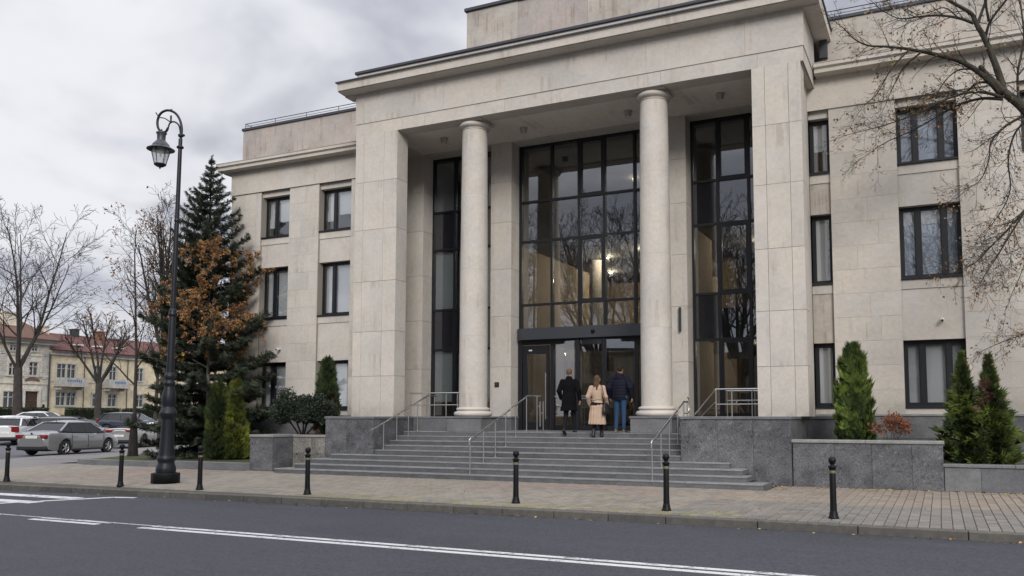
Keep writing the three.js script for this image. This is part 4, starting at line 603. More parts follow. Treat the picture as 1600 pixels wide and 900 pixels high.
// one person, facing -z; joints in metres from the ground under the hips
function person(name, label, pos, turn, o) {
  const t = thing(name, label, 'person', pos, turn), H = o.H / 1.78, S = (p) => [p[0] * H, p[1] * H, p[2] * H], w = o.wide || 1;
  const hipY = 0.93, shY = 1.425, j = { hl: S([-0.09, hipY, 0]), hr: S([0.09, hipY, 0]), kl: S(o.kneeL), kr: S(o.kneeR), al: S(o.ankL), ar: S(o.ankR), sl: S([-0.195 * w, shY, 0.0]), sr: S([0.195 * w, shY, 0.0]), el: S(o.elbL), er: S(o.elbR), wl: S(o.wriL), wr: S(o.wriR), neck: S([0, 1.50, -0.005]), head: S([0, 1.665, -0.02]) };
  const R = (a) => a * H, hd = j.head, skin = mat('skin', o.skin || [0.42, 0.25, 0.18], 0.6);
  // body: legs, trunk, arms, neck
  const body = blend([capsule(j.hl, j.kl, R(0.085), R(0.056)), capsule(j.kl, j.al, R(0.056), R(0.038)), capsule(j.hr, j.kr, R(0.085), R(0.056)), capsule(j.kr, j.ar, R(0.056), R(0.038)), section([[0.86, 0.13, 0.10, 0], [0.96, 0.165 * w, 0.115, 0.01], [1.10, 0.14 * w, 0.10, 0], [1.32, 0.165 * w, 0.115, 0], [1.46, 0.14 * w, 0.08, 0.01], [1.53, 0.05, 0.05, 0]].map((l) => l.map((v, i) => v * H))), capsule(j.sl, j.el, R(0.052), R(0.04)), capsule(j.el, j.wl, R(0.04), R(0.028)), capsule(j.sr, j.er, R(0.052), R(0.04)), capsule(j.er, j.wr, R(0.04), R(0.028)), capsule(j.neck, hd, R(0.055), R(0.052))], 0.03);
  const parts = [sdfMesh([-0.5, 0.0, -0.5], [0.5, 1.62 * H, 0.5], 0.016, body)];
  // head with brow, nose, lips, chin and ears
  const hx = hd[0], hy = hd[1], hz = hd[2], face = blend([ellipsoid([hx, hy + 0.012, hz + 0.012], [0.077, 0.10, 0.095]), ellipsoid([hx, hy - 0.045, hz - 0.035], [0.058, 0.072, 0.055]), capsule([hx, hy + 0.012, hz - 0.083], [hx, hy - 0.022, hz - 0.104], 0.008, 0.013), ellipsoid([hx, hy - 0.058, hz - 0.083], [0.024, 0.008, 0.01]), ellipsoid([hx, hy - 0.092, hz - 0.068], [0.024, 0.018, 0.018]), ellipsoid([hx - 0.08, hy - 0.005, hz + 0.012], [0.010, 0.030, 0.018]), ellipsoid([hx + 0.08, hy - 0.005, hz + 0.012], [0.010, 0.030, 0.018])], 0.014);
  const sockets = (x, y, z) => Math.max(face(x, y, z), -ellipsoid([hx - 0.032, hy + 0.008, hz - 0.095], [0.017, 0.011, 0.016])(x, y, z), -ellipsoid([hx + 0.032, hy + 0.008, hz - 0.095], [0.017, 0.011, 0.016])(x, y, z));
  parts.push(sdfMesh([hx - 0.11, hy - 0.14, hz - 0.14], [hx + 0.11, hy + 0.13, hz + 0.13], 0.0055, sockets));
  // hands: palm, thumb from its side, four unequal curled fingers
  for (const [el, wr, s] of [[j.el, j.wl, -1], [j.er, j.wr, 1]]) {
    const d = V(...wr).sub(V(...el)).normalize(), q = new THREE.Quaternion().setFromUnitVectors(V(0, -1, 0), d), P = (x, y, z) => { const v = V(x * -s, y, z).applyQuaternion(q); return [wr[0] + v.x, wr[1] + v.y, wr[2] + v.z]; };
    // local: -y along the hand, palm faces inwards (+x after mirroring), thumb towards -z (forward)
    const fs = [capsule(P(0, 0.01, 0), P(0, -0.03, 0), 0.024, 0.024), capsule(P(0, -0.035, -0.024), P(0.004, -0.085, -0.028), 0.017, 0.014), capsule(P(0, -0.035, 0.0), P(0.002, -0.088, 0.0), 0.018, 0.014), capsule(P(0, -0.035, 0.022), P(0.004, -0.08, 0.026), 0.016, 0.013)], fingers = [];
    [[-0.030, 0.038, 0.024, 0.020], [-0.010, 0.042, 0.028, 0.022], [0.010, 0.039, 0.026, 0.021], [0.029, 0.030, 0.020, 0.018]].forEach(([z, a, b, c], i) => { const y0 = -0.085 + (i === 3 ? 0.008 : 0), p0 = P(0.003, y0, z), p1 = P(0.012, y0 - a * 0.95, z * 1.06), p2 = P(0.030, y0 - a - b * 0.75, z * 1.06), p3 = P(0.048, y0 - a - b * 0.9 - c * 0.4, z * 1.02); fingers.push(blend([capsule(p0, p1, 0.0092, 0.0085), capsule(p1, p2, 0.0085, 0.0076), capsule(p2, p3, 0.0076, 0.0064)], 0.004)); });
    fingers.push(blend([capsule(P(0.004, -0.030, -0.022), P(0.018, -0.058, -0.046), 0.013, 0.0105), capsule(P(0.018, -0.058, -0.046), P(0.030, -0.090, -0.048), 0.0105, 0.0085)], 0.004));
    const palm = blend(fs, 0.012), hand = (x, y, z) => { let d = palm(x, y, z); for (const g of fingers) { const e = g(x, y, z), k = 0.005, h = clamp(0.5 + 0.5 * (e - d) / k); d = lerp(e, d, h) - k * h * (1 - h); } return d; };
    const c = P(0.012, -0.075, 0), m = 0.125; parts.push(sdfMesh(c.map((v) => v - m), c.map((v) => v + m), 0.0042, hand));
  }
  mesh('body', parts, skin, t);
  // trousers or tights
  const leg = (grow, top) => blend([capsule(j.hl, j.kl, R(0.092 + grow), R(0.066 + grow)), capsule(j.kl, [lerp(j.kl[0], j.al[0], 0.93), lerp(j.kl[1], j.al[1], 0.93), lerp(j.kl[2], j.al[2], 0.93)], R(0.064 + grow), R(0.050 + grow)), capsule(j.hr, j.kr, R(0.092 + grow), R(0.066 + grow)), capsule(j.kr, [lerp(j.kr[0], j.ar[0], 0.93), lerp(j.kr[1], j.ar[1], 0.93), lerp(j.kr[2], j.ar[2], 0.93)], R(0.064 + grow), R(0.050 + grow)), ellipsoid(S([0, 0.95, 0.01]), [R(0.205 * w), R(0.13), R(0.15)])], 0.025);
  const rip = fbm(128, 7, 4, 91 + name.length + Math.round(o.H * 100)), wr = (x, y, z) => rip[((Math.floor((y * 0.9 + 4) * 90) & 127) << 7) + (Math.floor((x + z * 0.8 + 4) * 60) & 127)] * (o.fold ?? 0.006);
  mesh('trousers', sdfMesh([-0.5, 0.03, -0.5], [0.5, 1.1 * H, 0.5], 0.014, (x, y, z) => leg(o.slim ? -0.008 : 0)(x, y, z) + wr(x, y * 0.6, z) * 0.8), mat('trousers', o.trousers, 0.9, { specularIntensity: 0.3 }), t);
  // shoes
  for (const [a, pitch] of [[j.al, o.toeL || 0], [j.ar, o.toeR || 0]]) {
    const f = blend([ellipsoid([0, 0.045, 0.01], [0.040, 0.045, 0.055]), ellipsoid([0, 0.030, -0.085], [0.043, 0.032, 0.085]), ellipsoid([0, 0.026, -0.15], [0.038, 0.026, 0.05]), ...(o.boots ? [capsule([0, 0.05, 0.015], [0, 0.20, 0.01], 0.047, 0.05)] : [])], 0.02), g = sdfMesh([-0.07, -0.02, -0.23], [0.07, 0.28, 0.09], 0.0085, (x, y, z) => Math.max(f(x, y, z), -y + 0.004)), sole = cb(-0.040, 0.040, 0, 0.018, -0.195, 0.055, 0.012);
    const put = (q) => { q.translate(0, -0.07, 0); q.rotateX(-pitch); return q.translate(a[0], a[1], a[2]); };
    const sh = mesh('shoe', put(g), mat('shoe', o.shoe, 0.5), t); mesh('sole', put(sole), mat('sole', o.sole || [0.02, 0.02, 0.02], 0.7), sh);
  }
  // coat or jacket, with sleeves and collar
  const sl = o.sleeve || 0.02, cut = (o.hem) * H, coat = blend([section(o.coat.map((l) => l.map((v, i) => v * H * (i === 1 ? 1 : 1)))), capsule(j.sl, j.el, R(0.066 + sl * 0.6), R(0.054 + sl * 0.6)), capsule(j.el, [lerp(j.el[0], j.wl[0], 0.96), lerp(j.el[1], j.wl[1], 0.96), lerp(j.el[2], j.wl[2], 0.96)], R(0.053 + sl * 0.6), R(0.043 + sl * 0.5)), capsule(j.sr, j.er, R(0.066 + sl * 0.6), R(0.054 + sl * 0.6)), capsule(j.er, [lerp(j.er[0], j.wr[0], 0.96), lerp(j.er[1], j.wr[1], 0.96), lerp(j.er[2], j.wr[2], 0.96)], R(0.053 + sl * 0.6), R(0.043 + sl * 0.5)), ...(o.collar || []).map((c) => ellipsoid(S(c[0]), c[1].map(R)))], o.soft || 0.03);
  const quilt = o.quilt || 0, folds = (x, y, z) => coat(x, y, z) + wr(x, y, z) + (quilt ? quilt * Math.abs(Math.sin(y / 0.085 * Math.PI)) ** 0.5 * -1 + quilt * 0.5 : 0) + (o.pleat ? o.pleat(x, y, z) : 0);
  mesh(o.coatName || 'coat', sdfMesh([-0.52, cut - 0.03, -0.5], [0.52, 1.66 * H, 0.5], 0.0125, folds), mat('coat_cloth', o.coatColor, o.coatRough ?? 0.95, { specularIntensity: 0.25 }), t);
  if (o.hair) mesh('hair', sdfMesh([hx - 0.16, hy - 0.34, hz - 0.14], [hx + 0.16, hy + 0.16, hz + 0.2], 0.0075, (x, y, z) => Math.max(blend(o.hair(hx, hy, hz), 0.02)(x, y, z) + rip[((Math.floor((y + 4) * 40) & 127) << 7) + (Math.floor((x * 2.5 + z + 4) * 160) & 127)] * 0.005, -ellipsoid([hx, hy - 0.035, hz - 0.085], [0.066, 0.085, 0.07])(x, y, z))), mat('hair', o.hairColor, 0.75, { specularIntensity: 0.4 }), t);
  return t;
}
{
  const scalp = (hx, hy, hz) => [ellipsoid([hx, hy + 0.028, hz + 0.022], [0.085, 0.098, 0.096])];
  // left: short fair hair, long black coat, climbing the last step
  person('person', 'person with short fair hair in a long black coat and dark trousers', [-9.34, LAND, -21.62], 0.12, {
    H: 1.76, kneeL: [-0.10, 0.50, -0.02], kneeR: [0.09, 0.51, -0.13], ankL: [-0.10, 0.075, 0.17], ankR: [0.10, 0.07, -0.13], toeL: 0.55, elbL: [-0.285, 1.17, 0.05], elbR: [0.29, 1.17, 0.06], wriL: [-0.27, 0.96, -0.10], wriR: [0.31, 0.92, 0.00],
    trousers: [0.012, 0.012, 0.014], shoe: [0.01, 0.01, 0.01], coatColor: [0.004, 0.004, 0.0055], hem: 0.62, collar: [[[0, 1.535, 0.01], [0.088, 0.055, 0.08]]], skin: [0.45, 0.27, 0.20],
    coat: [[0.60, 0.245, 0.185, 0.02], [0.80, 0.215, 0.165, 0.015], [0.98, 0.195, 0.150, 0.015], [1.12, 0.180, 0.138, 0.005], [1.32, 0.205, 0.145, 0.0], [1.44, 0.185, 0.115, 0.005], [1.54, 0.075, 0.075, 0.0]],
    hair: scalp, hairColor: [0.105, 0.07, 0.04] });
  // middle: long brown hair, camel coat tied at the waist, dark boots
  const w = person('person', 'person with long brown hair in a belted camel coat and dark boots', [-8.44, LAND - 0.1285, -21.45], 0.06, {
    H: 1.68, wide: 0.9, slim: true, boots: true, kneeL: [-0.075, 0.50, 0.0], kneeR: [0.075, 0.51, -0.10], ankL: [-0.085, 0.075, 0.10], ankR: [0.085, 0.07, -0.16], toeL: 0.25, elbL: [-0.26, 1.17, 0.06], elbR: [0.265, 1.17, 0.05], wriL: [-0.25, 0.95, -0.07], wriR: [0.25, 0.96, -0.13],
    trousers: [0.010, 0.010, 0.012], shoe: [0.01, 0.009, 0.009], coatColor: [0.42, 0.305, 0.225], hem: 0.40, fold: 0.008, collar: [[[0, 1.50, 0.02], [0.085, 0.045, 0.085]]], skin: [0.45, 0.28, 0.21],
    coat: [[0.38, 0.265, 0.20, 0.03], [0.60, 0.235, 0.18, 0.025], [0.85, 0.195, 0.155, 0.02], [1.0, 0.17, 0.135, 0.015], [1.09, 0.145, 0.118, 0.005], [1.22, 0.165, 0.13, 0.0], [1.40, 0.175, 0.115, 0.0], [1.49, 0.11, 0.09, 0.0], [1.53, 0.06, 0.06, 0.0]],
    pleat: (x, y, z) => (y < 1.02 && z > 0 ? 0.007 * Math.sin(x * 75) * smooth(1.02, 0.7, y) : 0),
    hair: (hx, hy, hz) => [...scalp(hx, hy, hz), ellipsoid([hx, hy - 0.08, hz + 0.055], [0.092, 0.14, 0.06]), capsule([hx + 0.02, hy - 0.15, hz + 0.085], [hx + 0.02, hy - 0.275, hz + 0.12], 0.05, 0.018), capsule([hx - 0.045, hy - 0.12, hz + 0.08], [hx - 0.06, hy - 0.23, hz + 0.10], 0.04, 0.016)], hairColor: [0.085, 0.048, 0.030] });
  mesh('belt', sdfMesh([-0.25, 0.96, -0.22], [0.25, 1.08, 0.22], 0.01, (x, y, z) => Math.max(Math.abs(Math.hypot(x / 0.153, (z - 0.008) / 0.126) - 1) * 0.13 - 0.007, Math.abs(y - 1.028 - 0.012 * Math.sin(x * 22)) - 0.020)), mat('camel_belt', [0.36, 0.255, 0.185], 0.95), w);
  // right: dark quilted jacket with hood, blue jeans, light brown shoes
  person('person', 'person with short dark hair in a navy quilted jacket and blue jeans', [-8.0, LAND, -22.05], -0.04, {
    H: 1.84, wide: 1.06, kneeL: [-0.105, 0.50, -0.01], kneeR: [0.10, 0.50, -0.01], ankL: [-0.105, 0.075, 0.04], ankR: [0.11, 0.07, 0.01], toeL: 0.2, elbL: [-0.31, 1.19, 0.05], elbR: [0.315, 1.19, 0.05], wriL: [-0.315, 0.95, -0.06], wriR: [0.325, 0.95, -0.03],
    trousers: [0.028, 0.062, 0.125], shoe: [0.17, 0.12, 0.06], sole: [0.30, 0.26, 0.18], coatColor: [0.008, 0.009, 0.017], coatRough: 0.72, coatName: 'jacket', hem: 0.90, sleeve: 0.04, quilt: 0.007, soft: 0.035, collar: [[[0, 1.525, 0.03], [0.105, 0.06, 0.095]], [[0, 1.47, 0.10], [0.115, 0.075, 0.05]]], skin: [0.42, 0.25, 0.18],
    coat: [[0.86, 0.20, 0.155, 0.01], [0.94, 0.215, 0.165, 0.01], [1.08, 0.22, 0.165, 0.005], [1.32, 0.225, 0.165, 0.0], [1.44, 0.20, 0.13, 0.005], [1.54, 0.08, 0.08, 0.0]],
    hair: scalp, hairColor: [0.022, 0.013, 0.010] });
  // the bag on the second person's right shoulder
  const b = thing('shoulder_bag', 'black leather shoulder bag hanging at the side of the camel coat', 'bag', [-8.17, LAND - 0.1285, -21.40]);
  mesh('bag_body', sdfMesh([-0.12, 0.60, -0.22], [0.14, 0.98, 0.22], 0.01, blend([section([[0.63, 0.072, 0.165, 0], [0.70, 0.080, 0.175, 0], [0.84, 0.060, 0.155, 0], [0.93, 0.030, 0.13, 0]])], 0.02)), mat('black_leather', [0.012, 0.011, 0.011], 0.42), b);
  mesh('strap', [tubeAlong([[0.0, 0.91, -0.10], [-0.01, 1.12, -0.09], [-0.085, 1.40, -0.055], [-0.115, 1.445, 0.0], [-0.085, 1.40, 0.075], [-0.01, 1.12, 0.10], [0.0, 0.91, 0.10]], 0.0085, 48, 6)], mat('strap_leather', [0.014, 0.012, 0.012], 0.45), b);
}

// ---------------------------------------------------------------- trees and shrubs
const UP = V(0, 1, 0), QT = new THREE.Quaternion();
function leafGeo(len, wid, fold = 0.25) { const g = new THREE.BufferGeometry(); g.setAttribute('position', new THREE.Float32BufferAttribute([0, 0, 0, wid, len * 0.45, fold * wid, 0, len, 0, -wid, len * 0.45, fold * wid], 3)); g.setIndex([0, 1, 2, 0, 2, 3]); g.computeVertexNormals(); return g; }
// a spray: several thin blades fanned out in a plane, slightly bowed
function sprayGeo(n, len, wid, spread, seed, droop = 0.2) {
  const r = rng(seed), p = []; for (let i = 0; i < n; i++) { const t = n === 1 ? 0 : (i / (n - 1) - 0.5) * 2, a = t * spread + (r() - 0.5) * 0.2, L = len * (1 - 0.35 * Math.abs(t)) * (0.8 + 0.4 * r()), s = Math.sin(a), c = Math.cos(a), z = (r() - 0.5) * 0.3 * len, k = -droop * L; const m = [s * L * 0.55, c * L * 0.55, z * 0.5], e = [s * L, c * L, z + k * 0.6]; p.push(0, 0, 0, m[0] + c * wid, m[1] - s * wid, m[2], e[0], e[1], e[2], 0, 0, 0, e[0], e[1], e[2], m[0] - c * wid, m[1] + s * wid, m[2]); }
  const g = new THREE.BufferGeometry(); g.setAttribute('position', new THREE.Float32BufferAttribute(p, 3)); g.computeVertexNormals(); return g;
}
const col = (a, b, t, l = 1) => new THREE.Color().setRGB(lerp(a[0], b[0], t) * l, lerp(a[1], b[1], t) * l, lerp(a[2], b[2], t) * l);
function place(p, dir, roll, s) { const q = new THREE.Quaternion().setFromUnitVectors(UP, dir.clone().normalize()); q.multiply(QT.clone().setFromAxisAngle(UP, roll)); return new THREE.Matrix4().compose(p, q, V(s, s, s)); }
// branching: each level sprouts along the one before
function branch(mb, tips, r, p0, d0, len, rad, lvl, o) {
  const n = lvl === 0 ? 9 : lvl < 3 ? 6 : 4, pts = [p0.clone()], rads = [rad], p = p0.clone(), d = d0.clone().normalize(), wob = o.wob[Math.min(lvl, o.wob.length - 1)], up = o.up[Math.min(lvl, o.up.length - 1)];
  for (let i = 1; i <= n; i++) { d.add(V((r() - 0.5) * wob, (r() - 0.5) * wob + up / n, (r() - 0.5) * wob)).normalize(); p.addScaledVector(d, len / n); pts.push(p.clone()); rads.push(Math.max(o.min || 0.004, rad * (1 - (1 - (o.tip ?? 0.25)) * i / n))); }
  mb.tube(pts, rads, rad > 0.09 ? 9 : rad > 0.03 ? 6 : rad > 0.012 ? 4 : 3);
  sprout(mb, tips, r, pts, rads, len, lvl, o);
}
function sprout(mb, tips, r, pts, rads, len, lvl, o) {
  const n = pts.length - 1;
  if (lvl >= o.kids.length) { if (tips) { tips.push([pts[n], pts[n].clone().sub(pts[n - 1])]); if (n > 2) tips.push([pts[n - 2], pts[n - 1].clone().sub(pts[n - 2])]); } return; }
  const K = Math.max(1, Math.round(o.kids[lvl] * (0.8 + 0.4 * r()))), st = o.start[Math.min(lvl, o.start.length - 1)]; let az = r() * 6.28;
  for (let k = 0; k < K; k++) {
    const t = lerp(st, 1, (k + r() * 0.8) / K), f = t * n, i = Math.min(n - 1, Math.floor(f)), q = pts[i].clone().lerp(pts[i + 1], f - i), tan = pts[i + 1].clone().sub(pts[i]).normalize(); az += 2.4 + (r() - 0.5);
    const side = V(Math.cos(az), Math.sin(az) * 0.6, Math.sin(az)).cross(tan); if (side.lengthSq() < 1e-4) side.set(1, 0, 0); side.normalize();
    const ang = o.ang[Math.min(lvl, o.ang.length - 1)] * (0.75 + 0.5 * r()), dd = tan.clone().multiplyScalar(Math.cos(ang)).addScaledVector(side, Math.sin(ang));
    if (o.flat) dd[o.flat] *= 0.55;
    const L = len * o.ratio[Math.min(lvl, o.ratio.length - 1)] * (1 - 0.45 * (t - st) / (1 - st + 1e-6)) * (0.7 + 0.6 * r()), rr = Math.min(lerp(rads[i], rads[i + 1], f - i) * (o.thick || 0.6), (o.maxr ?? 1));
    if (o.keep && !o.keep(q.clone().addScaledVector(dd, L))) continue;
    branch(mb, tips, r, q, dd, L, Math.max(o.min || 0.004, rr), lvl + 1, o);
  }
}
function leaves(list, tips, r, n, size, cols, hang = 0.4) { for (const [p, d] of tips) for (let k = 0; k < n; k++) if (r() < 0.8) { const q = p.clone().add(V((r() - 0.5) * 0.12, (r() - 0.5) * 0.12, (r() - 0.5) * 0.12)), dir = d.clone().normalize().add(V((r() - 0.5) * 1.6, (r() - 0.5) * 1.4 - hang, (r() - 0.5) * 1.6)); const c = cols[Math.floor(r() * cols.length)]; list.push({ m: place(q, dir, r() * 6.3, size * (0.6 + 0.8 * r())), c: col(c, c, 0, 0.75 + 0.5 * r()) }); } }
function tree(name, label, category, pos, build, bark, group) { const t = thing(name, label, category, pos, 0, group), mb = new MB(), lf = []; build(mb, lf, t); mesh('trunk', mb.geo(), bark, t); if (lf.length) instanced('crown', leafGeo(0.07, 0.022), M.leaf, lf, t); return t; }

// the big half bare tree at the right edge: its limbs hang in front of the right wing
{
  const t = thing('autumn_tree', 'large nearly bare autumn tree with dark limbs spreading before the right wing', 'tree', [3.15, 0.5, -21.5]), r = rng(77), mb = new MB(), tips = [], tw = new MB();
  const O = { wob: [0.3, 0.4, 0.5], up: [-0.05, -0.02, 0.02], kids: [5, 4], start: [0.15, 0.2], ang: [0.75, 0.8], ratio: [0.5, 0.55], tip: 0.35, min: 0.003, thick: 0.55, maxr: 0.012, flat: 'z', keep: (p) => p.z + -21.5 > -23.5 };
  const L = (pts, r0, r1, twigs = 1, tl = 0.75) => {                 // a limb through given points (metres from the foot)
    const c = new THREE.CatmullRomCurve3(pts.map((p) => V(...p)), false, 'centripetal'), n = Math.max(8, pts.length * 4), P = c.getPoints(n), R = P.map((_, i) => 0.84 * lerp(r0, r1, (i / n) ** 0.75)); mb.tube(P, R, r0 > 0.06 ? 10 : 6);
    const len = c.getLength(), K = Math.round(len * 5.2 * twigs); let az = r() * 6; for (let k = 0; k < K; k++) { const f = lerp(0.12, 1, (k + r()) / K) * n, i = Math.min(n - 1, Math.floor(f)), q = P[i].clone(), tan = P[i + 1].clone().sub(P[i]).normalize(); az += 2.1; const a = 0.5 + 0.6 * r(), side = V(Math.cos(az), Math.sin(az), Math.sin(az * 1.7) * 0.6).cross(tan).normalize(), d = tan.multiplyScalar(Math.cos(a)).addScaledVector(side, Math.sin(a)); d.z *= 0.6; branch(tw, tips, r, q, d, tl * (0.4 + 0.9 * r()), Math.min(0.012, R[i] * 0.45), 0, { ...O, kids: [4, 3], wob: [0.35, 0.5, 0.5] }); }
    branch(tw, tips, r, P[n], P[n].clone().sub(P[n - 1]), tl, r1, 0, { ...O, kids: [5, 3] });
  };
  L([[-0.21, -0.39, 0.00], [-0.20, 1.79, 0.10], [-0.27, 4.56, 0.20], [-0.55, 6.55, 0.30], [-1.24, 7.92, 0.40], [-1.63, 8.33, 0.50]], 0.24, 0.11, 0, 0.8);
  L([[-1.63, 8.33, 0.50], [-1.69, 8.67, 0.52], [-1.82, 9.15, 0.55], [-1.99, 9.68, 0.57], [-2.10, 9.92, 0.60], [-2.19, 10.18, 0.62], [-2.33, 10.32, 0.65], [-2.68, 10.61, 0.68], [-3.01, 10.92, 0.70]], 0.105, 0.035, 0.5, 0.8);
  L([[-2.10, 9.92, 0.60], [-1.99, 10.27, 0.47], [-1.89, 10.60, 0.33], [-1.80, 11.25, 0.20]], 0.045, 0.03, 0.5, 0.7);
  L([[-1.95, 9.63, 0.55], [-1.84, 9.93, 0.67], [-1.52, 10.31, 0.78], [-1.29, 10.57, 0.90]], 0.04, 0.025, 0.7, 0.7);
  L([[-1.86, 9.96, 0.60], [-1.91, 10.26, 0.75], [-1.89, 10.78, 0.90]], 0.04, 0.02, 0.6, 0.7);
  L([[-2.17, 9.99, 0.60], [-2.47, 10.14, 0.67], [-2.91, 10.27, 0.73], [-3.23, 10.28, 0.80], [-3.60, 10.27, 0.87], [-3.75, 10.29, 0.93], [-4.05, 10.49, 1.00]], 0.05, 0.012, 1.3, 0.8);
  L([[-2.47, 10.13, 0.70], [-2.76, 10.49, 0.57], [-3.03, 10.51, 0.45], [-3.30, 10.56, 0.32], [-3.65, 10.85, 0.20]], 0.02, 0.008, 1.2, 0.6);
  L([[-1.68, 8.30, 0.50], [-1.89, 8.59, 0.57], [-2.19, 8.90, 0.64], [-2.51, 9.13, 0.71], [-2.87, 9.29, 0.78], [-3.21, 9.41, 0.85], [-3.62, 9.54, 0.92], [-4.00, 9.63, 0.99], [-4.38, 9.70, 1.06], [-4.66, 9.87, 1.13], [-4.91, 10.17, 1.20]], 0.095, 0.012, 1.25, 0.7);
  L([[-3.29, 9.38, 0.90], [-3.64, 9.15, 0.82], [-3.83, 8.85, 0.75], [-3.92, 8.71, 0.68], [-4.05, 8.45, 0.60]], 0.03, 0.008, 1.3, 0.6);
  L([[-3.52, 9.46, 1.00], [-3.89, 9.07, 1.07], [-4.07, 8.74, 1.15], [-4.25, 8.43, 1.23], [-4.50, 8.20, 1.30]], 0.026, 0.007, 1.3, 0.6);
  L([[-2.19, 8.92, 0.60], [-2.52, 8.98, 0.53], [-2.78, 8.82, 0.45], [-2.97, 8.59, 0.38], [-3.17, 8.44, 0.30]], 0.028, 0.008, 1.2, 0.6);
  L([[-1.70, 8.40, 0.50], [-1.88, 8.63, 0.36], [-2.13, 8.72, 0.22], [-2.38, 8.60, 0.08], [-2.69, 8.62, -0.06], [-3.00, 8.68, -0.20]], 0.05, 0.012, 1.2, 0.6);
  L([[-1.66, 8.21, 0.50], [-1.96, 8.34, 0.57], [-2.28, 8.38, 0.65], [-2.65, 8.31, 0.73], [-3.02, 8.17, 0.80], [-3.44, 7.98, 0.88], [-3.85, 7.84, 0.95], [-4.40, 7.72, 1.03], [-4.92, 7.63, 1.10]], 0.055, 0.007, 1.7, 0.7);
  L([[-1.65, 8.17, 0.50], [-2.06, 8.27, 0.44], [-2.40, 8.25, 0.39], [-2.65, 8.19, 0.33], [-3.00, 8.04, 0.27], [-3.51, 7.82, 0.21], [-4.13, 7.62, 0.16], [-4.59, 7.37, 0.10]], 0.05, 0.008, 1.7, 0.7);
  L([[-1.25, 7.77, 0.40], [-1.67, 7.51, 0.50], [-1.93, 7.18, 0.60], [-1.99, 6.77, 0.70], [-2.20, 6.29, 0.80], [-2.55, 6.09, 0.90]], 0.04, 0.008, 1.8, 0.7);
  L([[-1.19, 7.69, 0.40], [-1.44, 7.39, 0.32], [-1.58, 6.84, 0.24], [-1.57, 6.13, 0.16], [-1.87, 5.55, 0.08], [-2.17, 5.25, 0.00]], 0.035, 0.007, 1.9, 0.7);
  L([[-0.55, 6.43, 0.20], [-1.33, 5.62, 0.34], [-1.64, 5.24, 0.48], [-2.04, 4.82, 0.62], [-2.33, 4.49, 0.76], [-2.55, 4.34, 0.90]], 0.05, 0.008, 2, 0.8);
  L([[-1.34, 5.56, 0.50], [-1.68, 5.00, 0.62], [-1.95, 4.53, 0.75], [-2.16, 4.20, 0.88], [-2.30, 3.94, 1.00]], 0.03, 0.007, 2, 0.7);
  L([[-0.29, 3.88, 0.10], [-0.94, 3.05, 0.30], [-1.45, 2.88, 0.50], [-1.84, 2.73, 0.70], [-2.20, 2.56, 0.90]], 0.03, 0.006, 1.5, 0.5);
  L([[-0.77, 7.22, 0.30], [-1.23, 7.83, 0.20], [-1.31, 8.77, 0.10], [-1.14, 9.68, 0.00], [-1.16, 10.49, -0.10]], 0.05, 0.02, 1.4, 0.8);
  L([[-0.53, 6.60, 0.10], [-0.95, 5.60, 0.27], [-1.25, 4.74, 0.43], [-1.53, 4.03, 0.60]], 0.035, 0.008, 1.8, 0.8);
  mesh('trunk', mb.geo(), M.barkMoss, t); mesh('twigs', tw.geo(), M.barkMoss, t).userData.kind = 'stuff';
  const lf = []; leaves(lf, tips.filter(() => r() < 0.20), r, 2, 0.95, [[0.20, 0.105, 0.05], [0.25, 0.15, 0.065], [0.16, 0.09, 0.05], [0.24, 0.175, 0.075]]); instanced('crown', leafGeo(0.062, 0.021), M.leaf, lf, t);
}

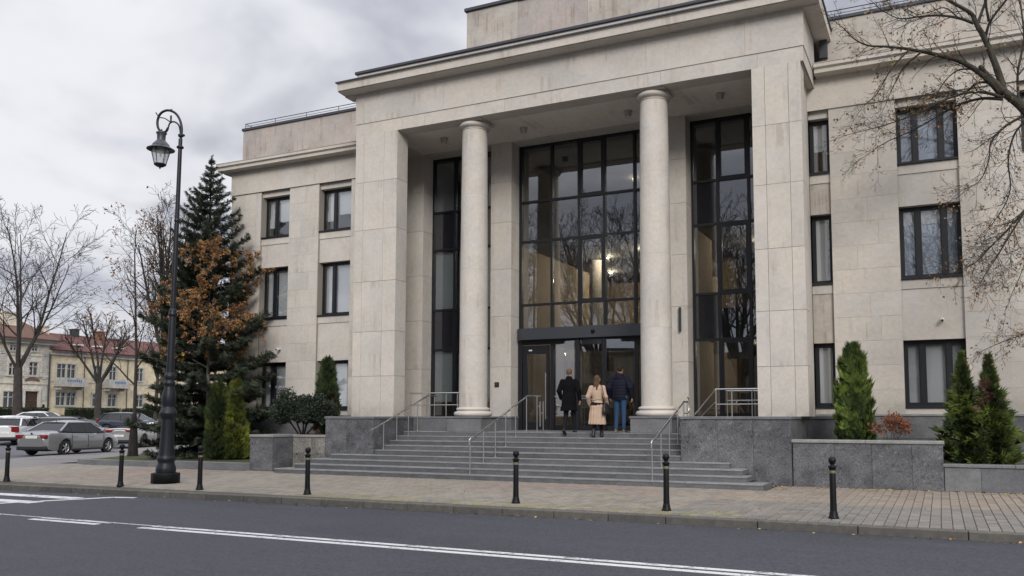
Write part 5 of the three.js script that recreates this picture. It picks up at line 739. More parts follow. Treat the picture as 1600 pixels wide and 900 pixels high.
// the tall spruce at the left end of the building
{
  const t = thing('spruce_tree', 'tall dark green spruce at the left corner of the building', 'tree', [-24.4, 0.13, -22.8]), r = rng(21), mb = new MB(), wood = [], lf = [], H = 11.2, world = (p) => [p.x - 24.4, p.z - 22.8];
  mb.tube([0, 0.25, 0.5, 0.75, 0.92, 1].map((k) => V(Math.sin(k * 5) * 0.03, k * H, Math.cos(k * 4) * 0.03)), [0.2, 0.15, 0.10, 0.055, 0.02, 0.006], 9);
  for (let y = 0.35; y < H - 0.15;) {
    const k = y / H, R = 3.15 * Math.pow(1 - k, 0.74) * (1 - 0.5 * smooth(0.86, 1, k)) * (0.8 + 0.2 * smooth(0, 0.12, k)), n = Math.round(lerp(11, 6, k)), a0 = r() * 6.3;
    for (let i = 0; i < n; i++) {
      const a = a0 + i / n * 6.283 + (r() - 0.5) * 0.5, L = R * (0.70 + 0.42 * r()) * (k < 0.4 ? 1 - 0.50 * smooth(0.0, 0.7, -Math.cos(a)) + 0.28 * smooth(0.2, 0.9, Math.cos(a)) * smooth(0.06, 0.16, k) : 1 + 0.15 * smooth(0.2, 0.9, Math.cos(a))), rise0 = lerp(-0.10, 0.34, k) + (r() - 0.5) * 0.16, pts = [V(0, y, 0)], rad = [0.012 + 0.008 * L];
      let p = V(0, y, 0), el = rise0; const m = 8; for (let s = 1; s <= m; s++) { const e = el + (s / m) * (s / m) * 0.42 - (1 - k) * 0.22 * Math.sin(s / m * Math.PI); p = p.clone().add(V(Math.cos(a) * Math.cos(e) * L / m, Math.sin(e) * L / m, Math.sin(a) * Math.cos(e) * L / m)); pts.push(p); rad.push(Math.max(0.004, (0.012 + 0.008 * L) * (1 - s / m))); }
      const end = world(pts[m]); if (end[1] < -23.55 && end[0] > -24.5) continue;
      mb.tube(pts, rad, 4);
      const tan0 = pts[m].clone().sub(pts[0]).normalize(), across = V(-Math.sin(a), 0, Math.cos(a));
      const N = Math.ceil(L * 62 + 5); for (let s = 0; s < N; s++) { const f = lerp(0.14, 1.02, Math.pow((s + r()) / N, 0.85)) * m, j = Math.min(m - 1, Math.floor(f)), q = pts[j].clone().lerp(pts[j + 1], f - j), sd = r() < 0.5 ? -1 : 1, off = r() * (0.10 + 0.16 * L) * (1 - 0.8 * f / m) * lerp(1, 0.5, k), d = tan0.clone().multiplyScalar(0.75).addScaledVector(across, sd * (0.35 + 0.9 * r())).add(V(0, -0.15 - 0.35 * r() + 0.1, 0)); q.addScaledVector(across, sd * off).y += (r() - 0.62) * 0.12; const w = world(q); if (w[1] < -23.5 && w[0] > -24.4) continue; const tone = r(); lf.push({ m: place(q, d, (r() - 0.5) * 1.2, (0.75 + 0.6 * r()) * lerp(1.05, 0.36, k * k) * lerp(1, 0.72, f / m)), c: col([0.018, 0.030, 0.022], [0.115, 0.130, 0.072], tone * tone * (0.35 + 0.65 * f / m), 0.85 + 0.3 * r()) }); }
    }
    y += lerp(0.40, 0.27, k) * (0.85 + 0.3 * r());
  }
  for (let i = 0; i < 40; i++) { const y = H - r() * 0.8, a = r() * 6.3; lf.push({ m: place(V(0, y, 0), V(Math.cos(a), 1.6, Math.sin(a)), 0, 0.25 + 0.2 * r()), c: col([0.012, 0.022, 0.012], [0.03, 0.045, 0.02], r()) }); }
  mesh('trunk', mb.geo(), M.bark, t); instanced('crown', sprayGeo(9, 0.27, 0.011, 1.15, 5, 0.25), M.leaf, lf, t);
}
// clipped and grown conifers: dense flat sprays over a cone
function conifer(name, label, group, pos, h, w, o) {
  const t = thing(name, label, 'shrub', pos, 0, group), r = rng(o.seed), lf = [], mb = new MB(), nz = fbm(64, 4, 3, o.seed + 500), top = o.top || 0.86;
  mb.tube([V(0, 0, 0), V(0.01, h * 0.5, 0), V(0, h * 0.97, 0)], [0.05, 0.035, 0.008], 7);
  const prof = (k) => o.prof ? o.prof(k) : (k < 0.18 ? lerp(0.78, 1, k / 0.18) : Math.pow(1 - Math.pow((k - 0.18) / 0.82, 1.55), 0.75)) ;
  const B = o.boughs || 260, per = Math.round(o.n / B);
  for (let i = 0; i < B; i++) {
    const k = (i + r()) / B, kk = 1 - Math.pow(1 - k, 0.8), a = i * 2.39996 + (r() - 0.5) * 0.7, len = w / 2 * prof(kk) * (1 + (o.lump ?? 0.2) * (r() - 0.6)), up = o.spire ? lerp(0.30, 1.5, smooth(0.5, 1, kk)) + 0.25 * r() : 1.4 + 0.8 * r(), dir = V(Math.cos(a), up, Math.sin(a)).normalize(), y0 = kk * h * 0.985 - (o.spire ? 0.06 : 0.10) * (1 - kk), tone = clamp(0.30 + 0.85 * nz[((Math.floor(kk * 30) & 63) << 6) + (Math.floor(a * 10) & 63)] + 0.5 * r()), across = V(-Math.sin(a), 0, Math.cos(a)), bl = o.spire ? len : Math.min(len, 0.34), root = o.spire ? V(0, y0, 0) : V(Math.cos(a) * (len - bl * 0.55), y0, Math.sin(a) * (len - bl * 0.55)), brn = o.brown && o.brown(kk, a, r);
    for (let q = 0; q < per; q++) {
      const f = o.spire ? 0.25 + 0.78 * Math.sqrt(r()) : r(), wd = (o.spire ? 0.22 * len + 0.03 : 0.085) * (1.05 - f * 0.8), p = root.clone().addScaledVector(dir, f * bl * (o.spire ? 1 : 0.75)).addScaledVector(across, (r() - 0.5) * 2 * wd); p.y = Math.max(0.03, p.y + (r() - 0.5) * 0.06);
      const d = dir.clone().addScaledVector(across, (r() - 0.5) * 1.3).add(V(0, (r() - 0.5) * 0.5, 0));
      const u = clamp((0.15 + 0.85 * f) * (0.35 + 0.75 * tone) + (r() - 0.5) * 0.25); let c = col(o.c0, o.c1, u * u, 0.85 + 0.3 * r()); if (brn && r() < 0.85) c = col([0.085, 0.052, 0.035], [0.17, 0.095, 0.07], r());  // sprays darken inward as painted shade between the fans; tips stay bright green
      lf.push({ m: place(p, d, a + Math.PI / 2 + (r() - 0.5) * 1.4, (o.s ?? 1) * (0.6 + 0.5 * r()) * (o.spire ? lerp(1.05, 0.55, kk) : 1)), c });
    }
  }
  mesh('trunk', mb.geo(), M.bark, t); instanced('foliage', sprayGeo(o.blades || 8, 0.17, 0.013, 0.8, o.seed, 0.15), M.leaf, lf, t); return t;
}
const TH = { c0: [0.014, 0.030, 0.007], c1: [0.10, 0.135, 0.02] };
conifer('thuja_shrub', 'tall clipped columnar thuja behind the right granite planter wall', 'clipped thujas', [-1.84, 0.98, -21.2], 2.26, 0.82, { ...TH, c0: [0.014, 0.034, 0.006], c1: [0.13, 0.18, 0.026], lump: 0.42, s: 1.45, seed: 31, n: 2700, prof: (k) => (k < 0.3 ? lerp(0.98, 1, k / 0.3) : Math.pow(1 - Math.pow((k - 0.3) / 0.7, 1.9), 0.8)) });
conifer('thuja_shrub', 'dark thuja with a brown lower half behind the wall left of the steps', 'clipped thujas', [-17.52, 0.98, -21.3], 2.40, 0.80, { c0: [0.014, 0.027, 0.008], c1: [0.07, 0.095, 0.024], lump: 0.42, s: 1.4, seed: 32, n: 2600, brown: (k, a, r) => k < 0.36 + 0.1 * Math.sin(a * 3) && r() < 0.5 });
conifer('thuja_shrub', 'bright yellow green thuja in front of the spruce, left of the planter block', 'clipped thujas', [-21.95, 0.14, -21.9], 2.66, 1.0, { c0: [0.035, 0.055, 0.008], c1: [0.23, 0.255, 0.03], lump: 0.42, s: 1.45, seed: 33, n: 3000, prof: (k) => Math.pow(1 - Math.pow(k, 1.35), 0.85) * (k < 0.1 ? lerp(0.8, 1, k / 0.1) : 1) });
conifer('thuja_shrub', 'darker green thuja standing just behind the bright thuja', 'clipped thujas', [-22.36, 0.14, -21.5], 2.55, 0.72, { c0: [0.016, 0.030, 0.007], c1: [0.075, 0.10, 0.018], lump: 0.4, s: 1.4, seed: 34, n: 2400, prof: (k) => (k < 0.4 ? 1 : Math.pow(1 - Math.pow((k - 0.4) / 0.6, 2.1), 0.75)) });
const CON = { spire: true, c0: [0.014, 0.030, 0.008], c1: [0.155, 0.205, 0.036], lump: 0.75, lean: 0.30, blades: 7, s: 1.45, prof: (k) => (k < 0.14 ? lerp(0.82, 1, k / 0.14) : Math.pow((1 - k) / 0.86, 1.08)) };
conifer('conifer_shrub', 'loose green conifer bush, left one of the pair on the lawn', 'conifers on the right lawn', [0.46, 0.53, -20.95], 2.5, 1.0, { ...CON, seed: 41, n: 2600 });
conifer('conifer_shrub', 'loose green conifer bush with a brown patch, right one of the pair on the lawn', 'conifers on the right lawn', [0.99, 0.53, -21.0], 2.42, 1.06, { ...CON, seed: 42, n: 2800, brown: (k, a, r) => k > 0.42 && k < 0.74 && Math.cos(a - 2.3) > 0.6 && r() < 0.5 });
// leafy shrubs on several stems
function shrub(name, label, pos, o) {
  const t = thing(name, label, 'shrub', pos), r = rng(o.seed), mb = new MB(), tips = [], lf = [];
  for (let i = 0; i < o.stems; i++) { const a = i / o.stems * 6.28 + r(); branch(mb, tips, r, V(Math.cos(a) * 0.08, 0, Math.sin(a) * 0.08), V(Math.cos(a) * o.splay, 1, Math.sin(a) * o.splay), o.h * (0.75 + 0.3 * r()), o.rad, 0, o.br); }
  for (const [p, d] of tips) for (let k = 0; k < o.n; k++) { const q = p.clone().add(V((r() - 0.5) * o.sp, (r() - 0.5) * o.sp, (r() - 0.5) * o.sp)), u = r(); if (o.clip && !o.clip(q)) continue; lf.push({ m: place(q, d.clone().normalize().add(V((r() - 0.5) * 2, (r() - 0.3) * 1.5, (r() - 0.5) * 2)), r() * 6.3, o.size * (0.6 + 0.8 * r())), c: col(o.c0, o.c1, u * u, 0.8 + 0.4 * r()) }); }
  mesh('stems', mb.geo(), o.bark || M.bark, t); instanced('foliage', leafGeo(0.06, 0.022, 0.3), M.leaf, lf, t); return t;
}
shrub('round_shrub', 'dark evergreen shrub with a round crown on bare stems in the left planter', [-18.0, 0.98, -20.75], { seed: 51, stems: 6, splay: 0.62, h: 1.25, rad: 0.032, n: 70, sp: 0.30, size: 1.0, c0: [0.009, 0.016, 0.011], c1: [0.045, 0.062, 0.036], br: { wob: [0.25, 0.4, 0.5], up: [0.1, 0.1, 0], kids: [7, 4], start: [0.42, 0.3], ang: [0.8, 0.7], ratio: [0.46, 0.5], tip: 0.4, min: 0.005 }, clip: (q) => q.y > 0.48 + 0.1 * Math.sin(q.x * 5) });
shrub('autumn_bush', 'small bush with orange autumn leaves right of the tall thuja', [-1.02, 0.97, -20.9], { seed: 52, stems: 9, splay: 0.55, h: 0.58, rad: 0.008, n: 4, sp: 0.10, size: 0.85, c0: [0.13, 0.045, 0.022], c1: [0.26, 0.10, 0.045], bark: mat('red_stems', [0.10, 0.05, 0.035], 0.9), br: { wob: [0.3, 0.5, 0.5], up: [0, 0, 0], kids: [5, 3], start: [0.4, 0.3], ang: [0.6, 0.7], ratio: [0.5, 0.5], tip: 0.4, min: 0.003 }, clip: (q) => q.y > 0.22 });

// the small autumn tree before the spruce
tree('autumn_tree', 'small tree with sparse rust and yellow leaves in front of the spruce', 'tree', [-22.95, 0.13, -21.75], (mb, lf) => {
  const r = rng(61), tips = [], o = { wob: [0.12, 0.3, 0.45, 0.5], up: [0.0, 0.12, 0.05, -0.05], kids: [19, 7, 4], start: [0.38, 0.2, 0.2], ang: [1.05, 0.75, 0.8], ratio: [0.315, 0.48, 0.5], tip: 0.22, min: 0.0055, keep: (p) => p.x < 1.15 + 0.3 * Math.sin(p.y * 3) };
  branch(mb, tips, r, V(0, 0, 0), V(-0.035, 1, 0.03), 7.2, 0.085, 0, o);
  for (const [p, d] of tips) { const low = smooth(4.4, 2.9, p.y), k = Math.round(lerp(19, 22, low)); leaves(lf, [[p, d]], r, k, 1.02, r() < low * 0.8 ? [[0.44, 0.25, 0.03], [0.38, 0.19, 0.028]] : [[0.21, 0.095, 0.038], [0.27, 0.13, 0.045], [0.17, 0.085, 0.045], [0.32, 0.16, 0.045], [0.19, 0.12, 0.045]]); }
}, M.barkPale);
// bare street trees on the left
const BARE = { wob: [0.10, 0.22, 0.4, 0.5, 0.5], up: [0, 0.5, 0.35, 0.2, 0.1], kids: [9, 8, 6, 4], start: [0.26, 0.2, 0.2, 0.2], ang: [0.62, 0.55, 0.6, 0.6], ratio: [0.68, 0.5, 0.5, 0.55], tip: 0.2, min: 0.006, thick: 0.55 };
const brown = [[0.13, 0.062, 0.03], [0.17, 0.078, 0.03], [0.10, 0.052, 0.03]];
tree('bare_tree', 'slim bare tree with a dark wrapped trunk foot in the grass bed', 'tree', [-27.15, 0.13, -22.1], (mb, lf, t) => {
  const r = rng(71), tips = []; branch(mb, tips, r, V(0, 0, 0), V(-0.01, 1, 0.01), 8.6, 0.078, 0, { ...BARE, kids: [16, 6, 4], ratio: [0.24, 0.5, 0.5], start: [0.30, 0.2, 0.2], up: [0, 0.25, 0.2, 0.1], ang: [0.85, 0.7, 0.7], min: 0.005 }); leaves(lf, tips.filter((q) => r() < (q[0].y < 5.5 ? 0.75 : 0.3)), r, 4, 1.15, [...brown, [0.24, 0.11, 0.035], [0.28, 0.15, 0.03]]);
  mesh('trunk_wrap', lathe([[0.20, 0.0], [0.185, 0.1], [0.155, 0.6], [0.12, 1.15], [0.09, 1.5], [0.075, 1.55]], 14), mat('dark_bark_wrap', [0.035, 0.030, 0.026], 1, { map: sized(T.bark, 1) }), t);
}, M.bark);
tree('bare_tree', 'bare many-limbed tree behind the grass bed, left of the spruce', 'tree', [-31.5, 0.13, -27.2], (mb, lf) => {
  const r = rng(72), tips = []; mb.tube([V(0, 0, 0), V(0.03, 2.2, 0), V(0, 4.0, 0)], [0.30, 0.24, 0.22], 10);
  for (let i = 0; i < 9; i++) { const a = i / 9 * 6.283 + r() * 0.5, s = i % 3 === 0 ? 0.06 : 0.13 + 0.22 * r(); branch(mb, tips, r, V(0, 3.1 + r() * 1.2, 0), V(Math.cos(a) * s, 1, Math.sin(a) * s), 7.1 * (0.8 + 0.3 * r()), 0.11, 0, { ...BARE, min: 0.007, kids: [9, 6, 4], ratio: [0.33, 0.5, 0.5], start: [0.22, 0.2, 0.2], ang: [0.55, 0.6, 0.6], up: [0.35, 0.3, 0.2, 0.1] }); }
  leaves(lf, tips.filter((q) => r() < (q[0].y < 6.2 ? 0.8 : 0.07)), r, 4, 1.3, [...brown, [0.24, 0.11, 0.035], [0.30, 0.16, 0.03]]);
}, M.bark);
tree('bare_tree', 'tall dark bare tree at the left edge in front of the pale house', 'tree', [-71.5, 1.2, -46.6], (mb) => {
  const r = rng(73); mb.tube([V(0, 0, 0), V(0.05, 2.6, 0.1), V(0.1, 4.6, 0.2)], [0.42, 0.34, 0.31], 12);
  for (const [dx, dz, L, R] of [[0.15, 0.25, 12.5, 0.17], [0.35, -0.30, 12.5, 0.15], [-0.3, -0.1, 13, 0.16], [0.1, 0.7, 10.5, 0.13], [0.25, -0.36, 10, 0.13]]) branch(mb, null, r, V(0.08, 4.1 + r() * 0.6, 0.15), V(dx, 1, dz), L, R, 0, { ...BARE, kids: [9, 7, 5], ratio: [0.44, 0.5, 0.5], start: [0.22, 0.15, 0.15], min: 0.013, ang: [0.75, 0.65, 0.65], wob: [0.2, 0.3, 0.4, 0.5], up: [0.35, 0.2, 0.1, 0] });
}, M.bark);
tree('bare_tree', 'pollarded bare tree with upright limbs before the yellow house', 'tree', [-72, 1.25, -54.6], (mb) => {
  const r = rng(74); mb.tube([V(0, 0, 0), V(0.05, 1.8, 0.05), V(0.0, 3.5, 0.0)], [0.33, 0.28, 0.29], 12);
  for (const [dx, dz, L] of [[0.1, 0.55, 6.4], [0.1, -0.75, 6.2], [0.1, 0.15, 6.8], [-0.3, -0.25, 6.6], [0.2, -0.5, 5.6], [-0.2, 0.9, 5.4]]) branch(mb, null, r, V(0, 3.3, 0), V(dx, 1.25, dz), L, 0.12, 0, { ...BARE, kids: [8, 6, 4], ratio: [0.27, 0.6, 0.5], start: [0.5, 0.2, 0.2], ang: [0.6, 0.6, 0.6], min: 0.011, tip: 0.5 });
}, M.bark);
tree('bare_tree', 'thin bare tree with a few brown leaves right of the pollarded tree', 'tree', [-56, 0.7, -47.5], (mb, lf) => {
  const r = rng(75), tips = []; branch(mb, tips, r, V(0, 0, 0), V(0, 1, 0), 10.5, 0.16, 0, { ...BARE, kids: [16, 6, 4], ratio: [0.36, 0.5, 0.5], start: [0.3, 0.2, 0.2], min: 0.009 }); leaves(lf, tips.filter(() => r() < 0.2), r, 2, 2.0, brown);
}, M.bark);
// trees across the road, behind the camera: the glass front mirrors them
{
  const make = (label, pos, seed) => tree('bare_tree', label, 'tree', pos, (mb) => { const r = rng(seed); mb.tube([V(0, 0, 0), V(0.05, 2.5, 0), V(0, 5.4, 0)], [0.46, 0.38, 0.35], 10); for (let i = 0; i < 10; i++) { const a = i / 10 * 6.283 + r() * 0.5, s = 0.3 + 0.6 * r(); branch(mb, null, r, V(0, 4.2 + r() * 1.4, 0), V(Math.cos(a) * s, 1, Math.sin(a) * s), 12.5 * (0.75 + 0.35 * r()), 0.17, 0, { ...BARE, kids: [10, 7, 5], ratio: [0.45, 0.5, 0.5], start: [0.22, 0.2, 0.2], min: 0.014, ang: [0.65, 0.6, 0.6], up: [0.25, 0.25, 0.2, 0.1] }); } }, M.bark, 'trees mirrored in the glass front');
  const a = make('bare tree across the road, mirrored in the middle of the glass front', [-24.3, -0.2, 13], 81), b = make('bare tree across the road, mirrored in the right bay of the glass front', [-13.4, -0.2, 12.4], 82);
  [[-36, 14.5, 'bare tree across the road, mirrored in the left bay of the glass front', a, 1.1], [-20.5, 18, 'bare tree farther back across the road, mirrored between two nearer trees', b, 2.4], [1.5, 14, 'bare tree across the road, mirrored in the windows of the right wing', a, 4.0]].forEach(([x, z, l, src, ry]) => { const c = src.clone(); c.name = numbered('bare_tree'); c.position.set(x, -0.2, z); c.rotation.y = ry; c.userData = { ...src.userData, label: l }; scene.add(c); });
}

// ---------------------------------------------------------------- parked cars
{
  const carGlass = mat('car_glass', [0.16, 0.18, 0.19], 0.02, { transmission: 0.95, thickness: 0, ior: 1.5 }), rubber = mat('tyre_rubber', [0.018, 0.018, 0.018], 0.9), rimM = mat('alloy_rim', [0.46, 0.47, 0.48], 0.35, { metalness: 0.8 }), dark = mat('car_dark_trim', [0.014, 0.014, 0.016], 0.6), red = mat('red_tail_lamp', [0.16, 0.008, 0.012], 0.2, { clearcoat: 0.6 }), lampM = mat('clear_head_lamp', [0.66, 0.68, 0.70], 0.1, { clearcoat: 1 }), seatM = mat('car_interior', [0.03, 0.03, 0.033], 0.9), plateM = mat('number_plate_white', [0.72, 0.72, 0.70], 0.5);
  const curve = (pts) => (x) => { if (x <= pts[0][0]) return pts[0][1]; for (let i = 1; i < pts.length; i++) if (x <= pts[i][0]) { const t = (x - pts[i - 1][0]) / (pts[i][0] - pts[i - 1][0]); return lerp(pts[i - 1][1], pts[i][1], t * t * (3 - 2 * t) * 0.5 + t * 0.5); } return pts[pts.length - 1][1]; };
  // local axes: +x forward, y up, z to the right
  function car(name, label, pos, heading, o) {
    const t = thing(name, label, 'car', pos, heading), h = o.L / 2, W = o.W / 2, deck = curve(o.deck), belt = curve(o.belt), ax = o.axles, wr = o.wheel || 0.315, arch = wr + 0.055, paint = mat('car_paint', o.color, 0.28, { metalness: o.metal ?? 0.55, clearcoat: 0.8, clearcoatRoughness: 0.08 });
    const hw = (x) => W * (1 - 0.20 * Math.pow(Math.abs(x) / h, 7) - 0.03 * Math.pow(Math.abs(x) / h, 2)), N = 96, pos3 = [], idx = [], uvs = [];
    const ring = (x) => {
      const e = Math.abs(x) / h, end = smooth(0.93, 1, e), w = hw(x) * (1 - 0.17 * end * end), sill = 0.20 + 0.10 * smooth(0.8, 1, e) + 0.08 * end, top = deck(x), by = Math.min(belt(x), top - 0.005) - 0.10 * end;
      let a = 0; for (const q of ax) { const d = Math.abs(x - q); if (d < arch) a = Math.max(a, wr + Math.sqrt(arch * arch - d * d)); }
      const s = Math.max(sill, a), mid = Math.max(lerp(sill, by, 0.42), a + 0.015), hi = Math.max(lerp(sill, by, 0.78), a + 0.03), r = [[0.0, a ? Math.max(0.34, a - 0.02) : sill], [w * 0.62, a ? Math.max(0.34, a - 0.02) : sill], [w * 0.875, s], [w * 0.95, s + 0.012], [w, mid], [w * 0.985, hi], [w * 0.94, by], [w * 0.87, by + (top - by) * 0.5], [w * 0.70, top - 0.012 * (1 + end)], [w * 0.4, top], [0, top + 0.012]];
      return r;
    };
    const st = []; for (let i = 0; i <= N; i++) st.push(-h + o.L * (0.5 - 0.5 * Math.cos(Math.PI * i / N)) ); for (const q of ax) for (let d = -arch; d <= arch + 1e-6; d += arch / 10) st.push(q + d); for (const q of ax) for (const d of [-arch - 0.002, arch + 0.002]) st.push(q + d); st.sort((p, q) => p - q);
    const m = 21; st.forEach((x) => { const r = ring(x); for (let k = 0; k < m; k++) { const [z, y] = k < 11 ? r[k] : r[20 - k]; pos3.push(x, y, k < 11 ? z : -z); uvs.push(0, 0); } });
    for (let i = 0; i < st.length - 1; i++) for (let k = 0; k < m - 1; k++) { const a = i * m + k, b = a + 1, c = a + m, d = c + 1; idx.push(a, c, b, b, c, d); }
    for (const [i, f] of [[0, 1], [st.length - 1, 0]]) for (let k = 1; k < 19; k++) { const a = i * m, b = i * m + k, c = b + 1; if (f) idx.push(a, b, c); else idx.push(a, c, b); }
    const g = new THREE.BufferGeometry(); g.setAttribute('position', new THREE.Float32BufferAttribute(pos3, 3)); g.setAttribute('uv', new THREE.Float32BufferAttribute(uvs, 2)); g.setIndex(idx); g.computeVertexNormals(); mesh('body', g, paint, t);
    mesh('underbody', [bx(-h + 0.3, h - 0.3, 0.19, 0.55, -W * 0.62, W * 0.62)], dark, t);
    // greenhouse: four glass sides between pillars, under a domed roof
    const G = o.house; if (G) {
      const lo = (x) => Math.max(belt(x), deck(x)) - 0.03, wl = (x) => hw(x) * 0.93, wt = W * G.top, roofY = o.H, P = (x, y, z) => [x, y, z];
      const quadPane = (name, a, b, c, d, mtl, thick = 0.006, par = t) => { const A = V(...a), n = V(...b).sub(A).cross(V(...d).sub(A)).normalize().multiplyScalar(thick), gg = new THREE.BufferGeometry(), p = []; const f = [a, b, c, d], k = f.map((q) => [q[0] - n.x, q[1] - n.y, q[2] - n.z]); for (const q of [[f[0], f[1], f[2]], [f[0], f[2], f[3]], [k[0], k[2], k[1]], [k[0], k[3], k[2]], ...[0, 1, 2, 3].flatMap((i) => { const j = (i + 1) % 4; return [[f[i], k[i], f[j]], [f[j], k[i], k[j]]]; })]) p.push(...q.flat()); gg.setAttribute('position', new THREE.Float32BufferAttribute(p, 3)); gg.computeVertexNormals(); return mesh(name, gg, mtl, par); };
      const ry = roofY - 0.075, eR = [G.rr, ry - 0.02], eF = [G.fr, ry - 0.03];
      // roof: a shallow dome
      { const nx = 18, nz = 12, p = [], q = []; for (let i = 0; i <= nx; i++) for (let k = 0; k <= nz; k++) { const u = i / nx, v = k / nz * 2 - 1, x = lerp(G.rr - 0.03, G.fr + 0.03, u), crown = 0.09 * (1 - Math.pow(Math.abs(u * 2 - 1), 2.6)) * (1 - Math.pow(Math.abs(v), 3)) + 0.02 * (1 - v * v); p.push(x, ry - 0.03 + crown - (Math.abs(v) > 0.97 ? 0.02 : 0) + 0.012, v * (wt + 0.012)); } for (let i = 0; i < nx; i++) for (let k = 0; k < nz; k++) { const a = i * (nz + 1) + k; q.push(a, a + 1, a + nz + 1, a + 1, a + nz + 2, a + nz + 1); } const rg = new THREE.BufferGeometry(); rg.setAttribute('position', new THREE.Float32BufferAttribute(p, 3)); rg.setIndex(q); rg.computeVertexNormals(); const under = rg.clone(); under.translate(0, -0.03, 0); const rf = mesh('roof', [rg, under], paint, t); if (o.rails) for (const s of [-1, 1]) mesh('roof_rail', bar([G.rr + 0.1, roofY + 0.02, s * (wt - 0.05)], [G.fr - 0.2, roofY + 0.02, s * (wt - 0.05)], 0.016, 8), M.fascia, rf); if (o.antenna) mesh('antenna', at(cyl(0.02, 0.008, 0.07, 8), G.rr + 0.05, roofY - 0.04, 0), dark, rf); }
      const B = (x, s) => P(x, lo(x), s * wl(x)), Tp = (x, s) => P(x, ry - 0.02, s * wt);
      quadPane('windscreen', P(G.fb, lo(G.fb), wl(G.fb) * 0.93), P(G.fb, lo(G.fb), -wl(G.fb) * 0.93), P(G.fr, ry - 0.02, -wt * 0.95), P(G.fr, ry - 0.02, wt * 0.95), carGlass);
      quadPane('rear_window', P(G.rb, lo(G.rb), -wl(G.rb) * 0.93), P(G.rb, lo(G.rb), wl(G.rb) * 0.93), P(G.rr, ry - 0.02, wt * 0.95), P(G.rr, ry - 0.02, -wt * 0.95), carGlass);
      const rod = (a, b, r) => { const k = bar(a, b, r, 8); return k; };
      for (const s of [-1, 1]) {
        const xs = [G.rb, ...G.pillars, G.fb], top = [G.rr, ...G.pillars.map((x) => clamp(x - 0.03, G.rr + 0.02, G.fr - 0.02)), G.fr];
        for (let i = 0; i < xs.length - 1; i++) { const a = B(xs[i], s), b = B(xs[i + 1], s), c = Tp(top[i + 1], s), d = Tp(top[i], s); if (s > 0) quadPane('side_window', a, b, c, d, carGlass); else quadPane('side_window', b, a, d, c, carGlass); }
        mesh('pillar', [rod(B(G.rb, s), Tp(G.rr, s), 0.045), rod(B(G.fb, s), Tp(G.fr, s), 0.032), rod(Tp(G.rr, s), Tp(G.fr, s), 0.035)], paint, t);
        mesh('window_trim', [...G.pillars.map((x, i) => rod(B(x, s), Tp(clamp(x - 0.03, G.rr + 0.02, G.fr - 0.02), s), 0.028)), rod(B(G.rb, s), B(0, s), 0.012), rod(B(0, s), B(G.fb, s), 0.012)], dark, t);
        const mx = G.fb - 0.32; mesh('mirror', at(new RoundedBoxGeometry(0.12, 0.12, 0.2, 3, 0.04), mx, lo(mx) + 0.09, s * (hw(mx) + 0.07)), paint, t);
      }
      mesh('interior', [bx(G.rb + 0.3, G.fb - 0.4, 0.5, lo(0) - 0.02, -wl(0) * 0.9, wl(0) * 0.9), ...[-0.35, 0.35].flatMap((z) => [cb(G.fb - 1.35, G.fb - 1.15, 0.8, 1.28, z - 0.22, z + 0.22, 0.05), cb(G.rr + 0.15, G.rr + 0.35, 0.8, 1.20, z - 0.25, z + 0.25, 0.05)])], seatM, t);
    }
    if (o.open) { mesh('folded_roof', [at(new RoundedBoxGeometry(0.5, 0.10, 1.2, 4, 0.05), -1.15, deck(-1.15) + 0.04, 0)], seatM, t); const A = bar([0.55, 0.9, 0.6], [0.15, 1.12, 0.52], 0.02, 8), B2 = bar([0.55, 0.9, -0.6], [0.15, 1.12, -0.52], 0.02, 8), C = bar([0.15, 1.12, -0.52], [0.15, 1.12, 0.52], 0.02, 8); mesh('windscreen_frame', [A, B2, C], dark, t); mesh('interior', bx(-0.9, 0.5, deck(0) - 0.1, deck(0) + 0.02, -0.58, 0.58), seatM, t); }
    // door seams, handles, bumper trim
    const side = (x, y, s, k = 1.0) => s * hw(x) * k;
    for (const s of [-1, 1]) {
      for (const x of o.seams || []) mesh('door_seam', bx(x - 0.006, x + 0.006, 0.30, belt(x) - 0.04, Math.min(s * hw(x) * 0.985, s * (hw(x) + 0.002)), Math.max(s * hw(x) * 0.985, s * (hw(x) + 0.002))), dark, t);
      for (const x of o.handles || []) mesh('door_handle', at(new RoundedBoxGeometry(0.2, 0.035, 0.04, 2, 0.015), x, belt(x) - 0.13, s * (hw(x) + 0.006)), paint, t);
      if (o.sillTrim) mesh('sill_trim', bx(ax[0] + arch + 0.05, ax[1] - arch - 0.05, 0.19, 0.255, s > 0 ? W * 0.86 : -W * 0.975, s > 0 ? W * 0.975 : -W * 0.86), dark, t);
      for (const q of ax) {
        const wh = mesh('wheel', at(lathe([[wr * 0.62, -0.09], [wr * 0.93, -0.10], [wr, -0.06], [wr, 0.06], [wr * 0.93, 0.10], [wr * 0.62, 0.09]], 32), 0, 0, 0, 0, Math.PI / 2), rubber, t); wh.position.set(q, wr, s * (hw(q) - 0.115));
        const sp = [at(lathe([[wr * 0.60, -0.05], [wr * 0.66, 0.085], [wr * 0.62, 0.09], [wr * 0.57, 0.05]], 28), 0, 0, 0, 0, s * Math.PI / 2), at(lathe([[0.001, 0.03], [wr * 0.6, 0.03], [wr * 0.6, 0.0], [0.001, 0.0]], 20), 0, 0, -s * 0.0, 0, s * Math.PI / 2)];
        for (let k = 0; k < 5; k++) { const w = k * 1.2566 + q; for (const e of [-0.09, 0.09]) sp.push(bar([Math.cos(w) * 0.04, Math.sin(w) * 0.04, s * 0.075], [Math.cos(w + e) * wr * 0.62, Math.sin(w + e) * wr * 0.62, s * 0.07], 0.02, 6)); } sp.push(at(cyl(0.045, 0.04, 0.03, 14), 0, 0, s * 0.06, 0, s * Math.PI / 2)); sp[1].scale(1, 1, 1);
